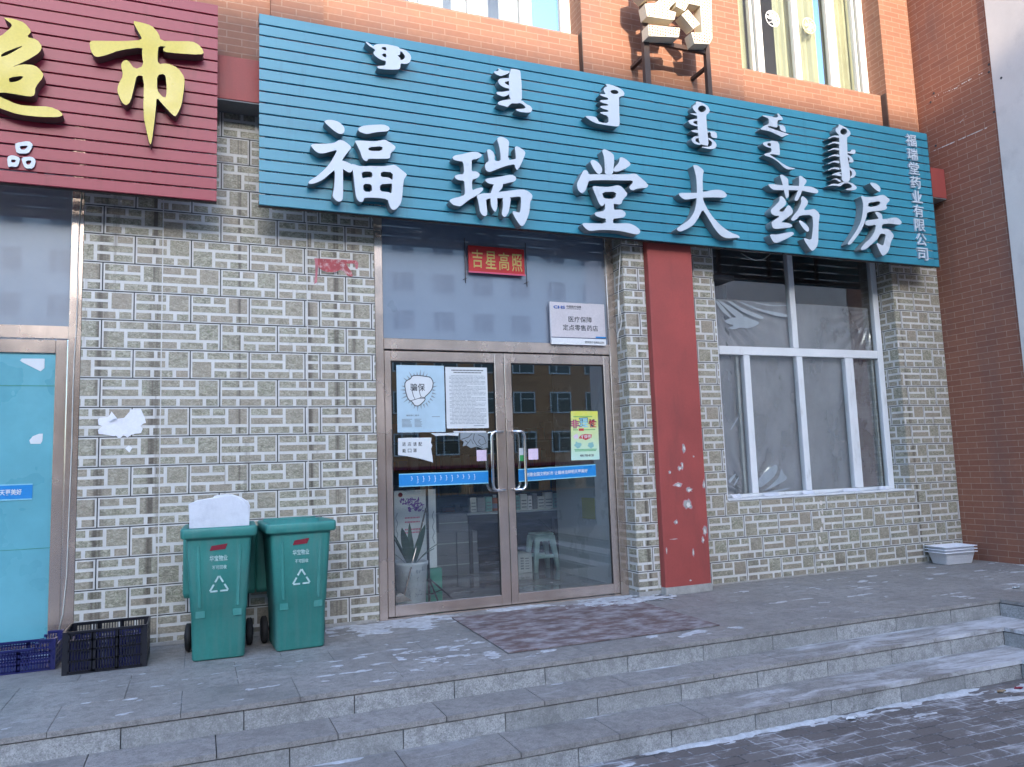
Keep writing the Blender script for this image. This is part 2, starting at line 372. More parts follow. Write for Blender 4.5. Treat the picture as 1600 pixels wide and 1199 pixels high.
def paver_mat():
    mt, n, b, out = newmat('paving_bricks'); g = n.nodes.new('ShaderNodeNewGeometry'); mp = n.nodes.new('ShaderNodeMapping'); mp.inputs['Rotation'].default_value = (0, 0, R(2))
    n.links.new(g.outputs['Position'], mp.inputs[0])
    br = node(n, 'ShaderNodeTexBrick', i_Scale=1.0, i_Mortar_Size=.007, i_Mortar_Smooth=.25, i_Brick_Width=.21, i_Row_Height=.105)
    br.inputs['Color1'].default_value = (.11, .092, .086, 1); br.inputs['Color2'].default_value = (.16, .14, .13, 1); br.inputs['Mortar'].default_value = (.05, .045, .045, 1)
    n.links.new(mp.outputs[0], br.inputs['Vector']); v = coords(n)
    c = mixc(n, ramp(n, nz(n, v, 60, 4), .4, .7, 0, .5), br.outputs[0], (.17, .16, .16))
    # trodden snow caught in the joints and in wind-blown streaks
    s1 = nz(n, coords(n, (.8, 1.6, 1)), 3.0, 10, .78, .5)
    s2 = nz(n, v, 1.1, 4)
    k = node(n, 'ShaderNodeMath', operation='MULTIPLY_ADD'); n.links.new(s2, k.inputs[0]); k.inputs[1].default_value = .5; n.links.new(s1, k.inputs[2])
    k2 = node(n, 'ShaderNodeMath', operation='MULTIPLY_ADD'); n.links.new(br.outputs['Fac'], k2.inputs[0]); k2.inputs[1].default_value = .10; n.links.new(k.outputs[0], k2.inputs[2])
    c = mixc(n, ramp(n, k2.outputs[0], .78, .96, 0, .8), c, (.60, .61, .64))
    n.links.new(c, b.inputs['Base Color']); b.inputs['Roughness'].default_value = .75
    bp = node(n, 'ShaderNodeBump', i_Strength=.8, i_Distance=.006, invert=True); n.links.new(br.outputs['Fac'], bp.inputs['Height']); n.links.new(bp.outputs[0], b.inputs['Normal'])
    return mt
M['pavers'] = paver_mat()
M['mat'] = dirty('entrance_carpet', (.17, .112, .105), .95, .25, 4, 140, .25, (.42, .40, .41), .8, .42, .66, (1, 1.6, 1), 5.5, bump=.8, bsc=200)
M['bin'] = dirty('green_bin_plastic', (.04, .24, .21), .5, .16, 2.5, 60, .08, (.11, .24, .22), .65, .48, .72, (7, 7, .5), 2.6, bump=.05, bsc=30)
M['rubber'] = dirty('black_rubber', (.012, .012, .014), .7, .2)
M['blackp'] = dirty('black_plastic', (.010, .011, .018), .35, .2)
M['bluep'] = dirty('blue_plastic', (.012, .016, .11), .35, .2)
M['whitep'] = dirty('white_plastic', (.80, .81, .86), .4, .05)
M['foam'] = dirty('white_foam_board', (.70, .72, .78), .8, .06, 6, 40, .05, (.50, .52, .58), .5, .5, .7, dsc=9, bump=1, bsc=11)
M['paper'] = dirty('white_paper', (.66, .69, .70), .7, .04, 5, 30, .02)
M['paperblue'] = dirty('pale_blue_paper', (.42, .57, .66), .7, .06, 5, 30, .02)
M['ink'] = dirty('dark_ink', (.05, .055, .06), .7, .1)
M['greyink'] = dirty('grey_ink', (.27, .31, .34), .7, .1)
M['whiteink'] = dirty('white_ink', (.72, .74, .75), .6, .05)
M['fadedink'] = dirty('faded_white_print', (.42, .62, .60), .6, .2, 40)
M['bluestrip'] = dirty('blue_sticker', (.018, .25, .62), .35, .04, coat=.4)
M['blueink'] = dirty('blue_ink', (.02, .10, .38), .5, .04)
M['navy'] = dirty('navy_ink', (.02, .025, .09), .5, .04)
M['silver'] = dirty('brushed_silver_plate', (.64, .60, .62), .38, .04, metal=.35)
M['redplate'] = dirty('red_plaque', (.50, .012, .014), .4, .05, 5)
M['gold'] = dirty('gold_paint', (.50, .37, .12), .4, .1, metal=.4)
M['redpaper'] = dirty('faded_red_paper', (.42, .09, .10), .8, .25, 9, 60, .1, (.62, .50, .50), .8, .5, .65, dsc=22)
M['rededge'] = dirty('pink_paper_remnant', (.50, .17, .20), .8, .25, 9)
M['yelposter'] = None
def yel():
    mt, n, b, out = newmat('yellow_green_poster'); v = coords(n); sp = n.nodes.new('ShaderNodeSeparateXYZ'); n.links.new(v, sp.inputs[0])
    c = mixc(n, ramp(n, sp.outputs[2], 1.32, 1.75), (.50, .72, .62), (.66, .66, .10)); c = mixc(n, ramp(n, nz(n, v, 14), .45, .65, 0, .3), c, (.7, .78, .55))
    n.links.new(c, b.inputs['Base Color']); b.inputs['Roughness'].default_value = .45; return mt
M['yelposter'] = yel()
for nm, c in (('pinkink', (.62, .10, .20)), ('redink', (.55, .03, .05)), ('cyanink', (.25, .60, .75)), ('pinknote', (.72, .58, .72)), ('greenink', (.04, .36, .10)), ('purpleink', (.16, .05, .32)), ('carton', (.27, .28, .31)), ('orangep', (.48, .14, .05)), ('mintp', (.25, .50, .48)), ('yellowp', (.45, .42, .08)), ('oakp', (.28, .20, .12)), ('stoolp', (.44, .64, .62)), ('cable', (.62, .60, .55)), ('creamc', (.62, .55, .38)), ('darkred', (.22, .012, .03)), ('potp', (.5, .52, .53)), ('jadep', (.04, .24, .17))):
    M[nm] = dirty(nm, c, .6, .1)
M['leaf'] = dirty('dark_leaf', (.025, .075, .04), .5, .3, 12)
M['infloor'] = dirty('interior_floor_tiles', (.30, .31, .33), .18, .08, 2, 50, .03, coat=.3)
M['inwall'] = dirty('interior_wall', (.5, .5, .5), .8, .08)
M['partition'] = dirty('white_partition', (.52, .56, .57), .3, .06, 2)
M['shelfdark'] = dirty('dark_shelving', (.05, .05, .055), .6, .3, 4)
M['curtain'] = dirty('curtain_cloth', (.50, .46, .30), .9, .15, 4, 30, .05, (.36, .38, .28), .7, .4, .6, (12, 12, .2), 2)
M['brownboard'] = dirty('room_board', (.30, .235, .22), .8, .2, 1.5)

# ================================================================= THE SETTING
# ground: one sheet to the horizon
g = MB(); g.quad([(-300, -300, -.415), (300, -300, -.415), (300, 300, -.415), (-300, 300, -.415)])
tag(g.build('ground', M['pavers'], origin=(0, 0, -.415)), kind='structure')

def hjit(i, j=0): return random.Random(i*131+j*17+5).random()
# porch slabs and three steps, with an inner corner where the stairs turn towards the viewer on the right
def deck(name, y1, y0, xc, z, ybreaks, thick=.028):
    s_ = MB(); xs = [-6+.625*k-.01 for k in range(40)]
    gap = .0016
    for i in range(len(xs)-1):
        a, b_ = xs[i], xs[i+1]
        for j in range(len(ybreaks)-1):
            ya, yb = ybreaks[j+1], ybreaks[j]
            sh = .31 if (j % 2) else 0
            A, B = a+sh, b_+sh
            front = (j == len(ybreaks)-2)
            if A > 8.385: continue
            B = min(B, 8.385)
            s_.box(A+gap, B-gap, ya+(gap if not front else -.012), yb-gap, z-thick, z, 0, hjit(i, j))
    # the arm that runs towards the viewer on the right
    yy = ybreaks[-1]
    while yy > -7:
        yn = yy-.625; k = 0
        x = xc
        while x < 8.38:
            xe = min(x+.68, 8.385)
            s_.box(x-(.007 if k == 0 else 0)+gap, xe-gap, yn+gap, yy-.007-gap, z-thick, z, 0, hjit(int(yy*10), k+50)); x = xe; k += 1
        yy = yn
    return tag(s_.build(name, M['granite_top'], origin=(0, 0, 0)), kind='structure')
deck('porch', 0, -1.92, 6.32, 0.0, [.12, -.28, -.85, -1.45, -1.92])
def tread(name, y_in, y_out, x_in, x_out, z):
    s_ = MB(); gap = .0028; x = -6.0+.31*(z < -.2)
    i = 0
    while x < x_out:
        xe = x_in if x+.61 > x_out else x+.61
        s_.box(x+gap, xe-gap, y_out-.012, y_in, z-.028, z, 0, hjit(i, int(z*100))); x += .61; i += 1
    yy = y_out
    while yy > -7:
        s_.box(x_out-.007, x_in, yy-.61+gap, yy-.007-gap, z-.028, z, 0, hjit(int(yy*10), 9)); yy -= .61
    return tag(s_.build(name, M['granite_top'], origin=(0, 0, 0)), kind='structure')
tread('step_tread', -1.915, -2.22, 6.325, 5.93, -.14)
tread('step_tread', -2.215, -2.56, 5.935, 5.62, -.28)
def riser(y, x_end, zt, zb, off):
    s_ = MB(); gap = .0028; x = -6.0+off; i = 0
    while x < x_end:
        xe = min(x+.61, x_end)
        s_.box(x+gap, xe-gap, y, y+.03, zb, zt-.036, 0, hjit(i, int(zt*50)+3)); x = xe; i += 1
    yy = y
    while yy > -7:
        s_.box(x_end, x_end+.03, yy-.61+gap, yy-gap, zb, zt-.036, 0, hjit(int(yy*10), 77)); yy -= .61
    s_.box(-6, 8.385, y+.031, y+.2, zb-.02, zt-.03, 1, .4); s_.box(x_end+.031, 8.385, -7, y+.03, zb-.02, zt-.0285, 1, .4)
    return tag(s_.build('step_riser', [M['granite_riser'], M['joint']], origin=(0, 0, 0)), kind='structure')
riser(-1.92, 6.32, 0.0, -.14, .147)
riser(-2.22, 5.93, -.14, -.28, .36)
riser(-2.56, 5.62, -.28, -.42, .05)

# ================================================================= THE SHOP BUILDING
BLD = thing('shop_building', (1.2, 0, 0), 'two-storey shop building with green stone tiles below and orange brick above', 'building')
TW, TH = .446, .227
BR = [(.035, .335, .71, .945), (.385, .595, .71, .945), (.035, .595, .39, .615), (.645, .965, .39, .945), (.035, .28, .055, .29), (.335, .715, .055, .29), (.77, .965, .055, .29)]
def tiled(mb, u0, u1, v0, v1, uo, conv, ph=0, wall=None):
    """stone-look tiles on one flat piece; conv(u, v, d) gives the world point at depth d out of the wall"""
    def rect(a, b, c, d, h, mi, t=.5):
        a, b, c, d = max(a, u0), min(b, u1), max(c, v0), min(d, v1)
        if b-a < .004 or d-c < .004: return
        n = len(mb.v)
        lo = [(a, c), (b, c), (b, d), (a, d)]; e = .0012
        hi = [(a+e, c+e), (b-e, c+e), (b-e, d-e), (a+e, d-e)]
        mb.v += [conv(p[0], p[1], 0) for p in lo]+[conv(p[0], p[1], h) for p in hi]
        mb.face([n+4, n+5, n+6, n+7], mi, t)
        for k in range(4): mb.face([n+k, n+(k+1) % 4, n+4+(k+1) % 4, n+4+k], mi, t)
    k0, k1 = int(math.floor(v0/TH)), int(math.ceil(v1/TH))
    for r in range(k0, k1):
        sh = (TW/2 if (r+ph) % 2 else 0)
        i0 = int(math.floor((u0-uo-sh)/TW))-1
        for i in range(i0, i0+int((u1-u0)/TW)+4):
            a = uo+sh+i*TW; c = r*TH
            if a > u1 or a+TW < u0: continue
            g_ = .0042
            rect(a+g_, a+TW-g_, c+g_, c+TH-g_, .004, 1)
            fl = hjit(r*37+i, 3) < .16
            for bi, (p, q, s0, s1) in enumerate(BR):
                if fl: p, q, s0, s1 = 1-q, 1-p, 1-s1, 1-s0
                rect(a+p*TW, a+q*TW, c+s0*TH, c+s1*TH, .0065, 2, hjit(r*91+i*7, bi)**1.6)
    n = len(mb.v)   # backing
    mb.v += [conv(u0, v0, .0005), conv(u1, v0, .0005), conv(u1, v1, .0005), conv(u0, v1, .0005)]
    mb.face([n, n+1, n+2, n+3], 0)
TM = [M['joint'], M['grout'], M['stone']]
fx = lambda Y: (lambda u, v, d: (u, Y-d, v))
mb = MB(); tiled(mb, -.836, -.278, .0, 4.33, -.70, fx(0)); tiled(mb, -.276, .846, 0, 4.33, .157, fx(.0), 0); tiled(mb, .848, 1.425, 0, 4.33, .95, fx(0), 1)
mb.box(-.836, 1.425, .001, .3, 0, 4.33, 0)
w1 = mb.build('tiled_wall', TM, BLD); w1['label'] = 'grey green stone-look tiles streaked with dirt'
mb = MB(); tiled(mb, 4.62, 8.385, 0, .83, 4.795, fx(0), 0); tiled(mb, 4.62, 5.05, .83, 4.33, 4.795, fx(0), 0); tiled(mb, 7.63, 8.385, .83, 4.33, 7.95, fx(0), 1)
mb.box(4.62, 8.385, .001, .3, 0, .828, 0); mb.box(4.62, 5.048, .001, .3, .828, 4.33, 0); mb.box(7.632, 8.385, .001, .3, .828, 4.33, 0)
cv = lambda u, v, d: (7.631-d, .3-u, v)
tiled(mb, .0, .298, .83, 4.33, .12, cv, 1)
mb.build('tiled_wall', TM, BLD)
mb = MB(); tiled(mb, 3.86, 4.10, .045, 4.33, 3.80, fx(-.16), 0); tiled(mb, 0, .20, .045, 4.33, .04, (lambda u, v, d: (3.86-d, .04-u, v)), 1)
mb.box(3.861, 4.10, -.159, .3, 0, 4.33, 0)
mb.build('tiled_pier', TM, BLD)
mb = MB(); mb.box(3.852, 4.098, -.168, .04, 0.0, .045); mb.build('plinth', M['concrete'], BLD, bevel=.004); mb = MB(); mb.box(4.098, 4.628, -.248, -.1, 0, .075); mb.build('plinth', M['concrete'], BLD, bevel=.004); mb = MB(); mb.box(4.63, 8.38, -.012, 0, 0, .018); mb.build('plinth', M['concrete'], BLD, bevel=.004); mb = MB(); mb.box(-.83, 1.40, -.012, 0, 0, .03)
mb.build('plinth', M['concrete'], BLD, bevel=.004)
for xt in (-.277, .847):
    mb = MB(); mb.box(xt-.004, xt+.004, -.009, 0, .03, 4.33); mb.build('edge_trim', M['grout'], BLD)
for i in range(9):
    q = px(1283+2*math.sin(i), 786+i*14, 1, -.008); mb = MB(); mb.plate([chaikin(blob(q.x, q.z, .017, 0, i+200, .8+.4*(i % 3 == 0), 1.9))], -.009, .003); mb.build('mortar_drip', M['plaster'], BLD)
cbb = MB(); cbb.tube([px(a, b_, 1, -.175) for a, b_ in ((970, 378), (968, 420), (966, 455), (968, 480), (971, 500), (970, 512), (966, 520), (965, 535))], .005, 6); cbb.tube([px(a, b_, 1, -.18) for a, b_ in ((966, 470), (967, 505))], .009, 6)
tag(cbb.build('cable', M['cable']), 'short white cable dangling down the corner of the tiled pier right of the door', 'cable')
cbb = MB(); cbb.tube([px(a, b_, 1, -.1) for a, b_ in ((1158, 396), (1168, 402), (1180, 407), (1192, 406), (1203, 398), (1207, 388))], .004, 6)
tag(cbb.build('cable', M['cable']), 'loop of thin wire sagging below the teal sign over the shop window', 'cable')
# red concrete frame: pillar and beam, chipped paint
mb = MB(); mb.box(4.10, 4.62, -.24, .3, .07, 4.31); pil = mb.build('red_pillar', M['redpaint'], BLD, bevel=.008)
mb = MB()
for i, (cx, cz, r, sx, sz) in enumerate(((4.40, .84, .052, 1, 1.0), (4.255, .68, .024, 1, 1), (4.575, .575, .032, .8, 1.6), (4.55, .49, .02, .8, 1.5), (4.43, .38, .02, .6, 2.2), (4.39, 1.385, .03, .9, 1.5), (4.216, 1.156, .017, 1, 1), (4.33, 1.19, .022, 1, 1), (4.30, 1.03, .035, 1.3, .7), (4.42, .98, .04, 1.2, .6), (4.36, 1.22, .022, .7, 1.8), (4.38, .12, .014, 1, .6), (4.60, 1.02, .03, .5, 1.4), (4.22, .52, .008, 6, .5), (4.13, .42, .012, .6, 3), (4.5, 1.3, .01, 1, 1))):
    mb = MB(); mb.plate([chaikin(blob(cx, cz, r*1.18, 0, i+3, sx, sz))], -.2412, .002, 1); mb.plate([chaikin(blob(cx, cz, r, 0, i+3, sx, sz))], -.2425, .003, 0)
    mb.plate([chaikin(blob(cx+r*.15, cz-r*.1, r*.5, 0, i+43, sx, sz))], -.2432, .001, 2); mb.build('chipped_patch', [M['concrete'], M['rededge'], M['plaster']], pil)
mb = MB(); mb.box(-6, 8.385, -.24, .3, 4.31, 4.68); mb.build('red_beam', M['redpaint'], BLD, bevel=.006)
mb = MB(); mb.box(-6, 8.38, -.236, .299, 4.298, 4.3085); mb.build('soffit', M['soffit'], BLD)
# upper brick storey
mb = MB()
def bx(*a): mb.box(*a)
SP = .05
bx(-6, 8.385, SP, .35, 4.682, 5.665)            # spandrel band
bx(-6, -1.3, SP-.08, .35, 5.667, 11); bx(8.27, 8.385, SP, .35, 5.667, 11); bx(-1.3, 8.27, SP, .35, 7.6, 11)
mb.build('brick_wall', M['brick'], BLD)
for a, b_ in ((3.60, 5.61), (7.79, 8.27), (.55, 1.0)):
    mb = MB(); mb.box(a, b_, -.03, .34, 4.683, 11.0); mb.build('brick_pilaster', M['brick'], BLD)
for x in (3.605, 7.785):                          # thin dark strips down the left edges of the pilasters
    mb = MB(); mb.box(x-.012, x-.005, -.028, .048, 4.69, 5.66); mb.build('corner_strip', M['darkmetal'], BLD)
def upwindow(x0, x1, mull, curtains):
    fr = MB(); Yf = .22
    fr.box(x0, x1, Yf, Yf+.06, 5.668, 5.74); fr.box(x0, x1, Yf, Yf+.06, 7.5, 7.58)
    fr.box(x0, x0+.07, Yf, Yf+.06, 5.742, 7.498); fr.box(x1-.02, x1+.0, Yf+.002, Yf+.06, 5.742, 7.498)
    for a, b_ in mull: fr.cbox(a, b_, Yf-.004, Yf+.064, 5.742, 7.498, .006)
    W_ = fr.build('upper_window', M['pvc2'], BLD)
    p = MB(); p.box(x0+.02, x1-.02, Yf+.03, Yf+.034, 5.7, 7.5); p.build('glass_pane', M['glass_up'], W_)
    b2 = MB(); b2.box(x0-.1, x1+.1, 1.6, 1.65, 5.4, 7.8); b2.box(x0-.1, x1+.1, .36, 1.6, 7.62, 7.66); b2.build('room_wall', M['inwall'], W_)
    for (a, b_) in curtains:
        c = MB(); n = int((b_-a)/.012)
        for i in range(n):
            xa, xb = a+(b_-a)*i/n, a+(b_-a)*(i+1)/n
            ya, yb = [.36+.022*math.sin(q*75)+.012*math.sin(q*31) for q in (xa, xb)]
            c.quad([(xa, ya, 5.6), (xb, yb, 5.6), (xb, yb, 7.6), (xa, ya, 7.6)])
        c.build('curtain', M['curtain'], W_)
    return W_
WR = upwindow(5.61, 7.79, [(5.985, 6.02), (6.067, 6.158), (6.634, 6.722), (7.18, 7.313), (7.61, 7.64), (7.695, 7.78)], [(5.62, 6.0), (6.45, 7.1), (7.2, 7.75)])
WL = upwindow(1.25, 3.60, [(1.95, 2.03), (2.454, 2.548), (3.025, 3.157), (3.49, 3.59)], [])
# round paper cut-outs stuck on the upper window
for cx, cy, nm, lb in ((1210, 27, 'whiteink', 'white round paper-cut sticker on the upper right window'), (1267, 38, 'creamc', 'yellowish round paper-cut sticker on the upper right window')):
    q = px(cx, cy, 1, .212); s_ = MB(); r = .105
    s_.plate([[(q.x+r*math.cos(t), q.z+r*math.sin(t)) for t in [2*math.pi*k/30 for k in range(30)]], [(q.x+(r-.012)*math.cos(t), q.z+(r-.012)*math.sin(t)) for t in [2*math.pi*k/30 for k in range(30)]]], .244, .001)
    rr = random.Random(cx)
    for k in range(26):
        a = rr.uniform(0, 6.28); d = rr.uniform(0, .078); s_.plate([chaikin(blob(q.x+d*math.cos(a), q.z+d*math.sin(a), rr.uniform(.010, .02), 0, k+cx))], .2440-.0003*k, .001)
    for k in range(8):
        a = k*math.pi/4; s_.ribbon([(q.x+.02*math.cos(a), q.z+.02*math.sin(a)), (q.x+.05*math.cos(a+.4), q.z+.05*math.sin(a+.4)), (q.x+.1*math.cos(a), q.z+.1*math.sin(a))], .009, .235)
    o = s_.build('window_sticker', M[nm]); tag(o, lb, 'sticker', 'round paper-cut window stickers')

# ---- entrance frame
FM = M['metal']
fr = MB()
fr.cbox(1.43, 1.505, .02, .10, 0, 4.28, .004); fr.cbox(3.77, 3.858, .02, .10, 0, 4.28, .004); fr.cbox(1.506, 3.769, .025, .095, 2.33, 2.43, .004); fr.cbox(1.506, 3.769, .03, .09, 4.20, 4.28, .004)
fr.box(1.506, 3.769, .03, .10, .0, .012)
EF = fr.build('entrance_frame', FM, BLD)
p = MB(); p.box(1.5, 3.775, .05, .056, 2.42, 4.21); p.build('transom_panel', M['transom'], EF)
def leaf(x0, x1, sl_, sr_, name='door_leaf'):
    d = MB(); z0, z1 = .022, 2.318
    d.cbox(x0, x0+sl_, .03, .072, z0, z1, .003); d.cbox(x1-sr_, x1, .03, .072, z0, z1, .003)
    d.cbox(x0+sl_+.0005, x1-sr_-.0005, .032, .070, z1-.09, z1, .003); d.cbox(x0+sl_+.0005, x1-sr_-.0005, .028, .074, z0, .116, .003)
    L = d.build(name, FM, BLD); p_ = MB(); p_.box(x0+sl_-.004, x1-sr_+.004, .049, .054, .112, z1-.086); p_.build('glass_pane', M['glass'], L)
    gk = MB()
    for (a, b_, c, dd) in ((x0+sl_, x0+sl_+.008, .117, z1-.091), (x1-sr_-.008, x1-sr_, .117, z1-.091), (x0+sl_+.008, x1-sr_-.008, z1-.102, z1-.091)): gk.box(a, b_, .043, .048, c, dd)
    gk.build('gasket', M['rubber'], L)
    return L
LD = leaf(1.51, 2.638, .058, .092); RD = leaf(2.644, 3.765, .068, .068)
def handle(door, xs, xg):
    for side in (-1, 1):
        yo = .052+side*.075; y0 = .052+side*.02
        pts = [(xs, y0, 1.585), (xs, yo, 1.585)]
        for k in range(1, 6): a = k/5*math.pi/2; pts.append((xs+(xg-xs)*(.6+.4*math.sin(a)), yo, 1.585-.05*(1-math.cos(a))))
        for k in range(0, 6): a = k/5*math.pi/2; pts.append((xg+(xs-xg)*.4*(1-math.cos(a)), yo, 1.10-.05*math.sin(a)))
        pts += [(xs, yo, 1.05), (xs, y0, 1.05)]
        h = MB(); h.tube(pts, .0135, 10); h.build('handle', M['chrome'], door)
handle(LD, 2.585, 2.475); handle(RD, 2.70, 2.80)

# ---- neighbouring supermarket door at the left
fr = MB(); fr.cbox(-.926, -.838, .02, .10, 0, 4.28, .004); fr.box(-3.0, -.927, .025, .095, 2.345, 2.44); fr.box(-3.0, -.927, .03, .09, 4.2, 4.28); fr.cbox(-3.08, -3.0, .02, .10, 0, 4.28, .004)
SF = fr.build('supermarket_frame', FM, BLD)
p = MB(); p.box(-3.0, -.92, .05, .056, 2.43, 4.21); p.build('transom_panel', M['transom2'], SF)
for a, b_ in ((-1.955, -.932), (-2.985, -1.962)):
    d = MB(); d.cbox(a, a+.075, .03, .072, .022, 2.335, .003); d.cbox(b_-.076, b_, .03, .072, .022, 2.335, .003); d.cbox(a+.076, b_-.077, .032, .07, 2.232, 2.335, .003); d.cbox(a+.076, b_-.077, .032, .07, .022, .11, .003)
    L = d.build('door_leaf', FM, BLD); p = MB(); p.box(a+.07, b_-.07, .05, .055, .1, 2.24); q_ = p.build('teal_panel', M['tealfilm'], L)
    if b_ > -1: 
        
        for (zz, zw) in ((1.982, .006), (.78, .004)): k = MB(); k.box(a+.077, b_-.078, .0485, .0497, zz, zz+zw); k.build('film_seam', M['jadep'], q_)
# cable on the jamb
cb = MB(); pts = [px(*q, 1, .012) for q in ((128, 300), (124, 345), (121, 420), (121, 470), (119, 520), (116, 560), (114, 610), (112, 700), (108, 800), (104, 900), (98, 960), (92, 985))]
cb.tube(pts, .0045, 6); tag(cb.build('cable', M['cable']), 'thin pale cable clipped down the steel jamb of the supermarket door', 'cable')

# ---- tall shop window on the right
fr = MB(); YW = .2
x0, x1 = 5.05, 7.61
fr.cbox(x0, x0+.17, YW, YW+.06, .85, 4.3, .005); fr.cbox(7.525, 7.612, YW, YW+.06, .85, 4.3, .005)
fr.cbox(x0+.172, 7.523, YW-.004, YW+.06, 2.395, 2.49, .005); fr.cbox(x0+.172, 7.523, YW+.001, YW+.06, .85, .885, .005); fr.box(x0+.172, 7.523, YW+.001, YW+.06, 4.24, 4.3)
fr.cbox(6.25, 6.33, YW-.003, YW+.06, 2.492, 4.238, .005)
for a, b_ in ((5.539, 5.624), (6.281, 6.364), (7.0, 7.125)): fr.cbox(a, b_, YW-.006, YW+.06, .887, 2.393, .005)
SW = fr.build('shop_window', M['pvc'], BLD)
for a, b_ in ((5.47, 5.50), (7.455, 7.48)): fr = MB(); fr.box(a, b_, YW+.04, YW+.07, .887, 2.393); fr.build('sash_edge', M['concrete'], SW)
p = MB(); p.box(5.2, 7.53, .232, .236, .88, 4.28); p.build('glass_pane', M['glass'], SW)
sl2 = MB(); sl2.cbox(5.052, 7.628, -.02, .2, .832, .852, .004); sl2.build('sill', M['pvc'], SW)
fl = MB()   # crumpled winter plastic sheet hanging just inside the glass
nx, nzz = 190, 180
def filmy(x, z):
    d = Vector((x-5.12, z-3.12)); r = d.length; a = math.atan2(-d.y, d.x)
    fan = .020*math.sin(a*34+2*noise.noise(Vector((x*3, z*3, 1))))*max(0, 1-abs(r-.55)/.75)*max(0, 1-abs(a-.75)/.75)
    d2 = Vector((x-5.55, z-.85)); r2 = d2.length; a2 = math.atan2(d2.y, d2.x)
    fan2 = .026*math.sin(a2*16+noise.noise(Vector((x*2, z*2, 5))))*max(0, 1-r2/.75)*min(1, r2*4)
    d3 = Vector((7.6-x, 3.0-z)); r3 = d3.length; fan3 = .012*math.sin(math.atan2(d3.y, d3.x)*26)*max(0, 1-r3/1.6)*min(1, r3*3)
    return .29+fan+fan2+fan3+.014*noise.fractal(Vector((x*1.6, z*.8, 3)), .8, 2, 4)+.004*noise.noise(Vector((x*13, z*5, 2)))
zt = 3.03
base = 0
for j in range(nzz+1):
    for i in range(nx+1):
        x = 5.2+2.33*i/nx; z = .885+(zt-.885)*j/nzz; fl.v.append((x, filmy(x, z), z))
for j in range(nzz):
    for i in range(nx): fl.face([j*(nx+1)+i, j*(nx+1)+i+1, (j+1)*(nx+1)+i+1, (j+1)*(nx+1)+i], 0, .5, True)
fl.build('plastic_sheet', M['film'], SW)
rm = MB()
rm.box(5.0, 8.3, 1.9, 1.95, 0, 4.3); rm.box(4.9, 4.95, .31, 1.95, 0, 4.3); rm.box(7.75, 7.8, .31, 1.9, 0, 4.3); rm.box(4.9, 8.3, .31, 1.95, 4.2, 4.25); rm.box(4.9, 8.3, .31, 1.95, -.05, 0.01); rm.build('room_wall', M['brownboard'], BLD)
fo_ = zm(1070, 370, 5.995)  # folded film pieces, made pale to imitate sky reflections on the sheet
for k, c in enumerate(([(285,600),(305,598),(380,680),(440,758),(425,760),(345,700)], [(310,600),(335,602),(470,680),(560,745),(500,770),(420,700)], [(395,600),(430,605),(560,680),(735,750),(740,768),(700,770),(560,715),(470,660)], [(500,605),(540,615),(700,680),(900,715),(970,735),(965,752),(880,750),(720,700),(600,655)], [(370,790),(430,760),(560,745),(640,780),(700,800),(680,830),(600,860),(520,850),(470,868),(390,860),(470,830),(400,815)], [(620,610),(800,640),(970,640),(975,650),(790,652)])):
    b = MB(); b.plate([fo_(chaikin(c), .262-.001*k)], .262-.001*k, .002); b.build('film_fold_glint', M['foldglint'], SW)
fo_ = zm(1100, 650, 5.995)  # lower folds, their glints likewise put in as pale plates
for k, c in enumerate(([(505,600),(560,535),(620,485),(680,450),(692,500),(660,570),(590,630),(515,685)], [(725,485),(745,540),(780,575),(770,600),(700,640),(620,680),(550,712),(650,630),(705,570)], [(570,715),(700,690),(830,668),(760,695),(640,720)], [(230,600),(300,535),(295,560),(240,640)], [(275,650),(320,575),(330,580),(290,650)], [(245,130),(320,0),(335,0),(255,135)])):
    b = MB(); b.plate([fo_(chaikin(c), .262-.001*k)], .262-.001*k, .002); b.build('film_fold_glint', M['foldglint'], SW)
# scraps of torn plastic tape along the sill
for i, (cx, cy, wd, hh, rot) in enumerate(((1150, 771, .11, .035, 10), (1205, 769, .2, .018, -2), (1262, 765, .16, .02, 3), (1330, 762, .25, .014, 2), (1378, 758, .10, .022, -12))):
    q = px(cx, cy, 1, .15); s_ = MB(); rr = random.Random(i); n = 10
    top = [(q.x-wd/2+wd*k/n, q.z+hh*rr.uniform(.2, 1)) for k in range(n+1)]
    for k in range(n): s_.quad([(top[k][0], .12+.02*rr.random(), .854), (top[k+1][0], .12, .854), (top[k+1][0], .17, top[k+1][1]*.5+.43), (top[k][0], .17, top[k][1]*.5+.43)])
    s_.build('torn_tape', M['foam'], SW)

# ---- pharmacy room behind the glass doors
rm = MB(); rm.box(1.0, 5.4, .10, 4.6, -.02, .004); rm.build('interior_floor', M['infloor'], BLD)
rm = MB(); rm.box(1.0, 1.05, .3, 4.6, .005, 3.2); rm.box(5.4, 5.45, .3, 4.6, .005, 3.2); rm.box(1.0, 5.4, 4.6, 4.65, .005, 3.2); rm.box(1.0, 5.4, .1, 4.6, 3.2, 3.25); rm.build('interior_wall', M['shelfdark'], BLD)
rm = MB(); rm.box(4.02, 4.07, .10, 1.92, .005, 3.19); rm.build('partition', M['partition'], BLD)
sh = thing('medicine_shelves', (2.9, 4.4, 0), 'dark shelving unit filled with packets at the back of the pharmacy', 'shelves')
fr = MB(); fr.box(1.2, 5.2, 4.56, 4.59, .01, 3.1)
for z in (.05, .45, .85, 1.25, 1.65, 2.1): fr.box(1.2, 5.2, 4.25, 4.56, z, z+.02)
for x in (1.2, 2.2, 3.2, 4.2, 5.18): fr.box(x, x+.02, 4.25, 4.56, .01, 2.2)
fr.build('shelf_frame', M['shelfdark'], sh)
rr = random.Random(4); pk = MB()
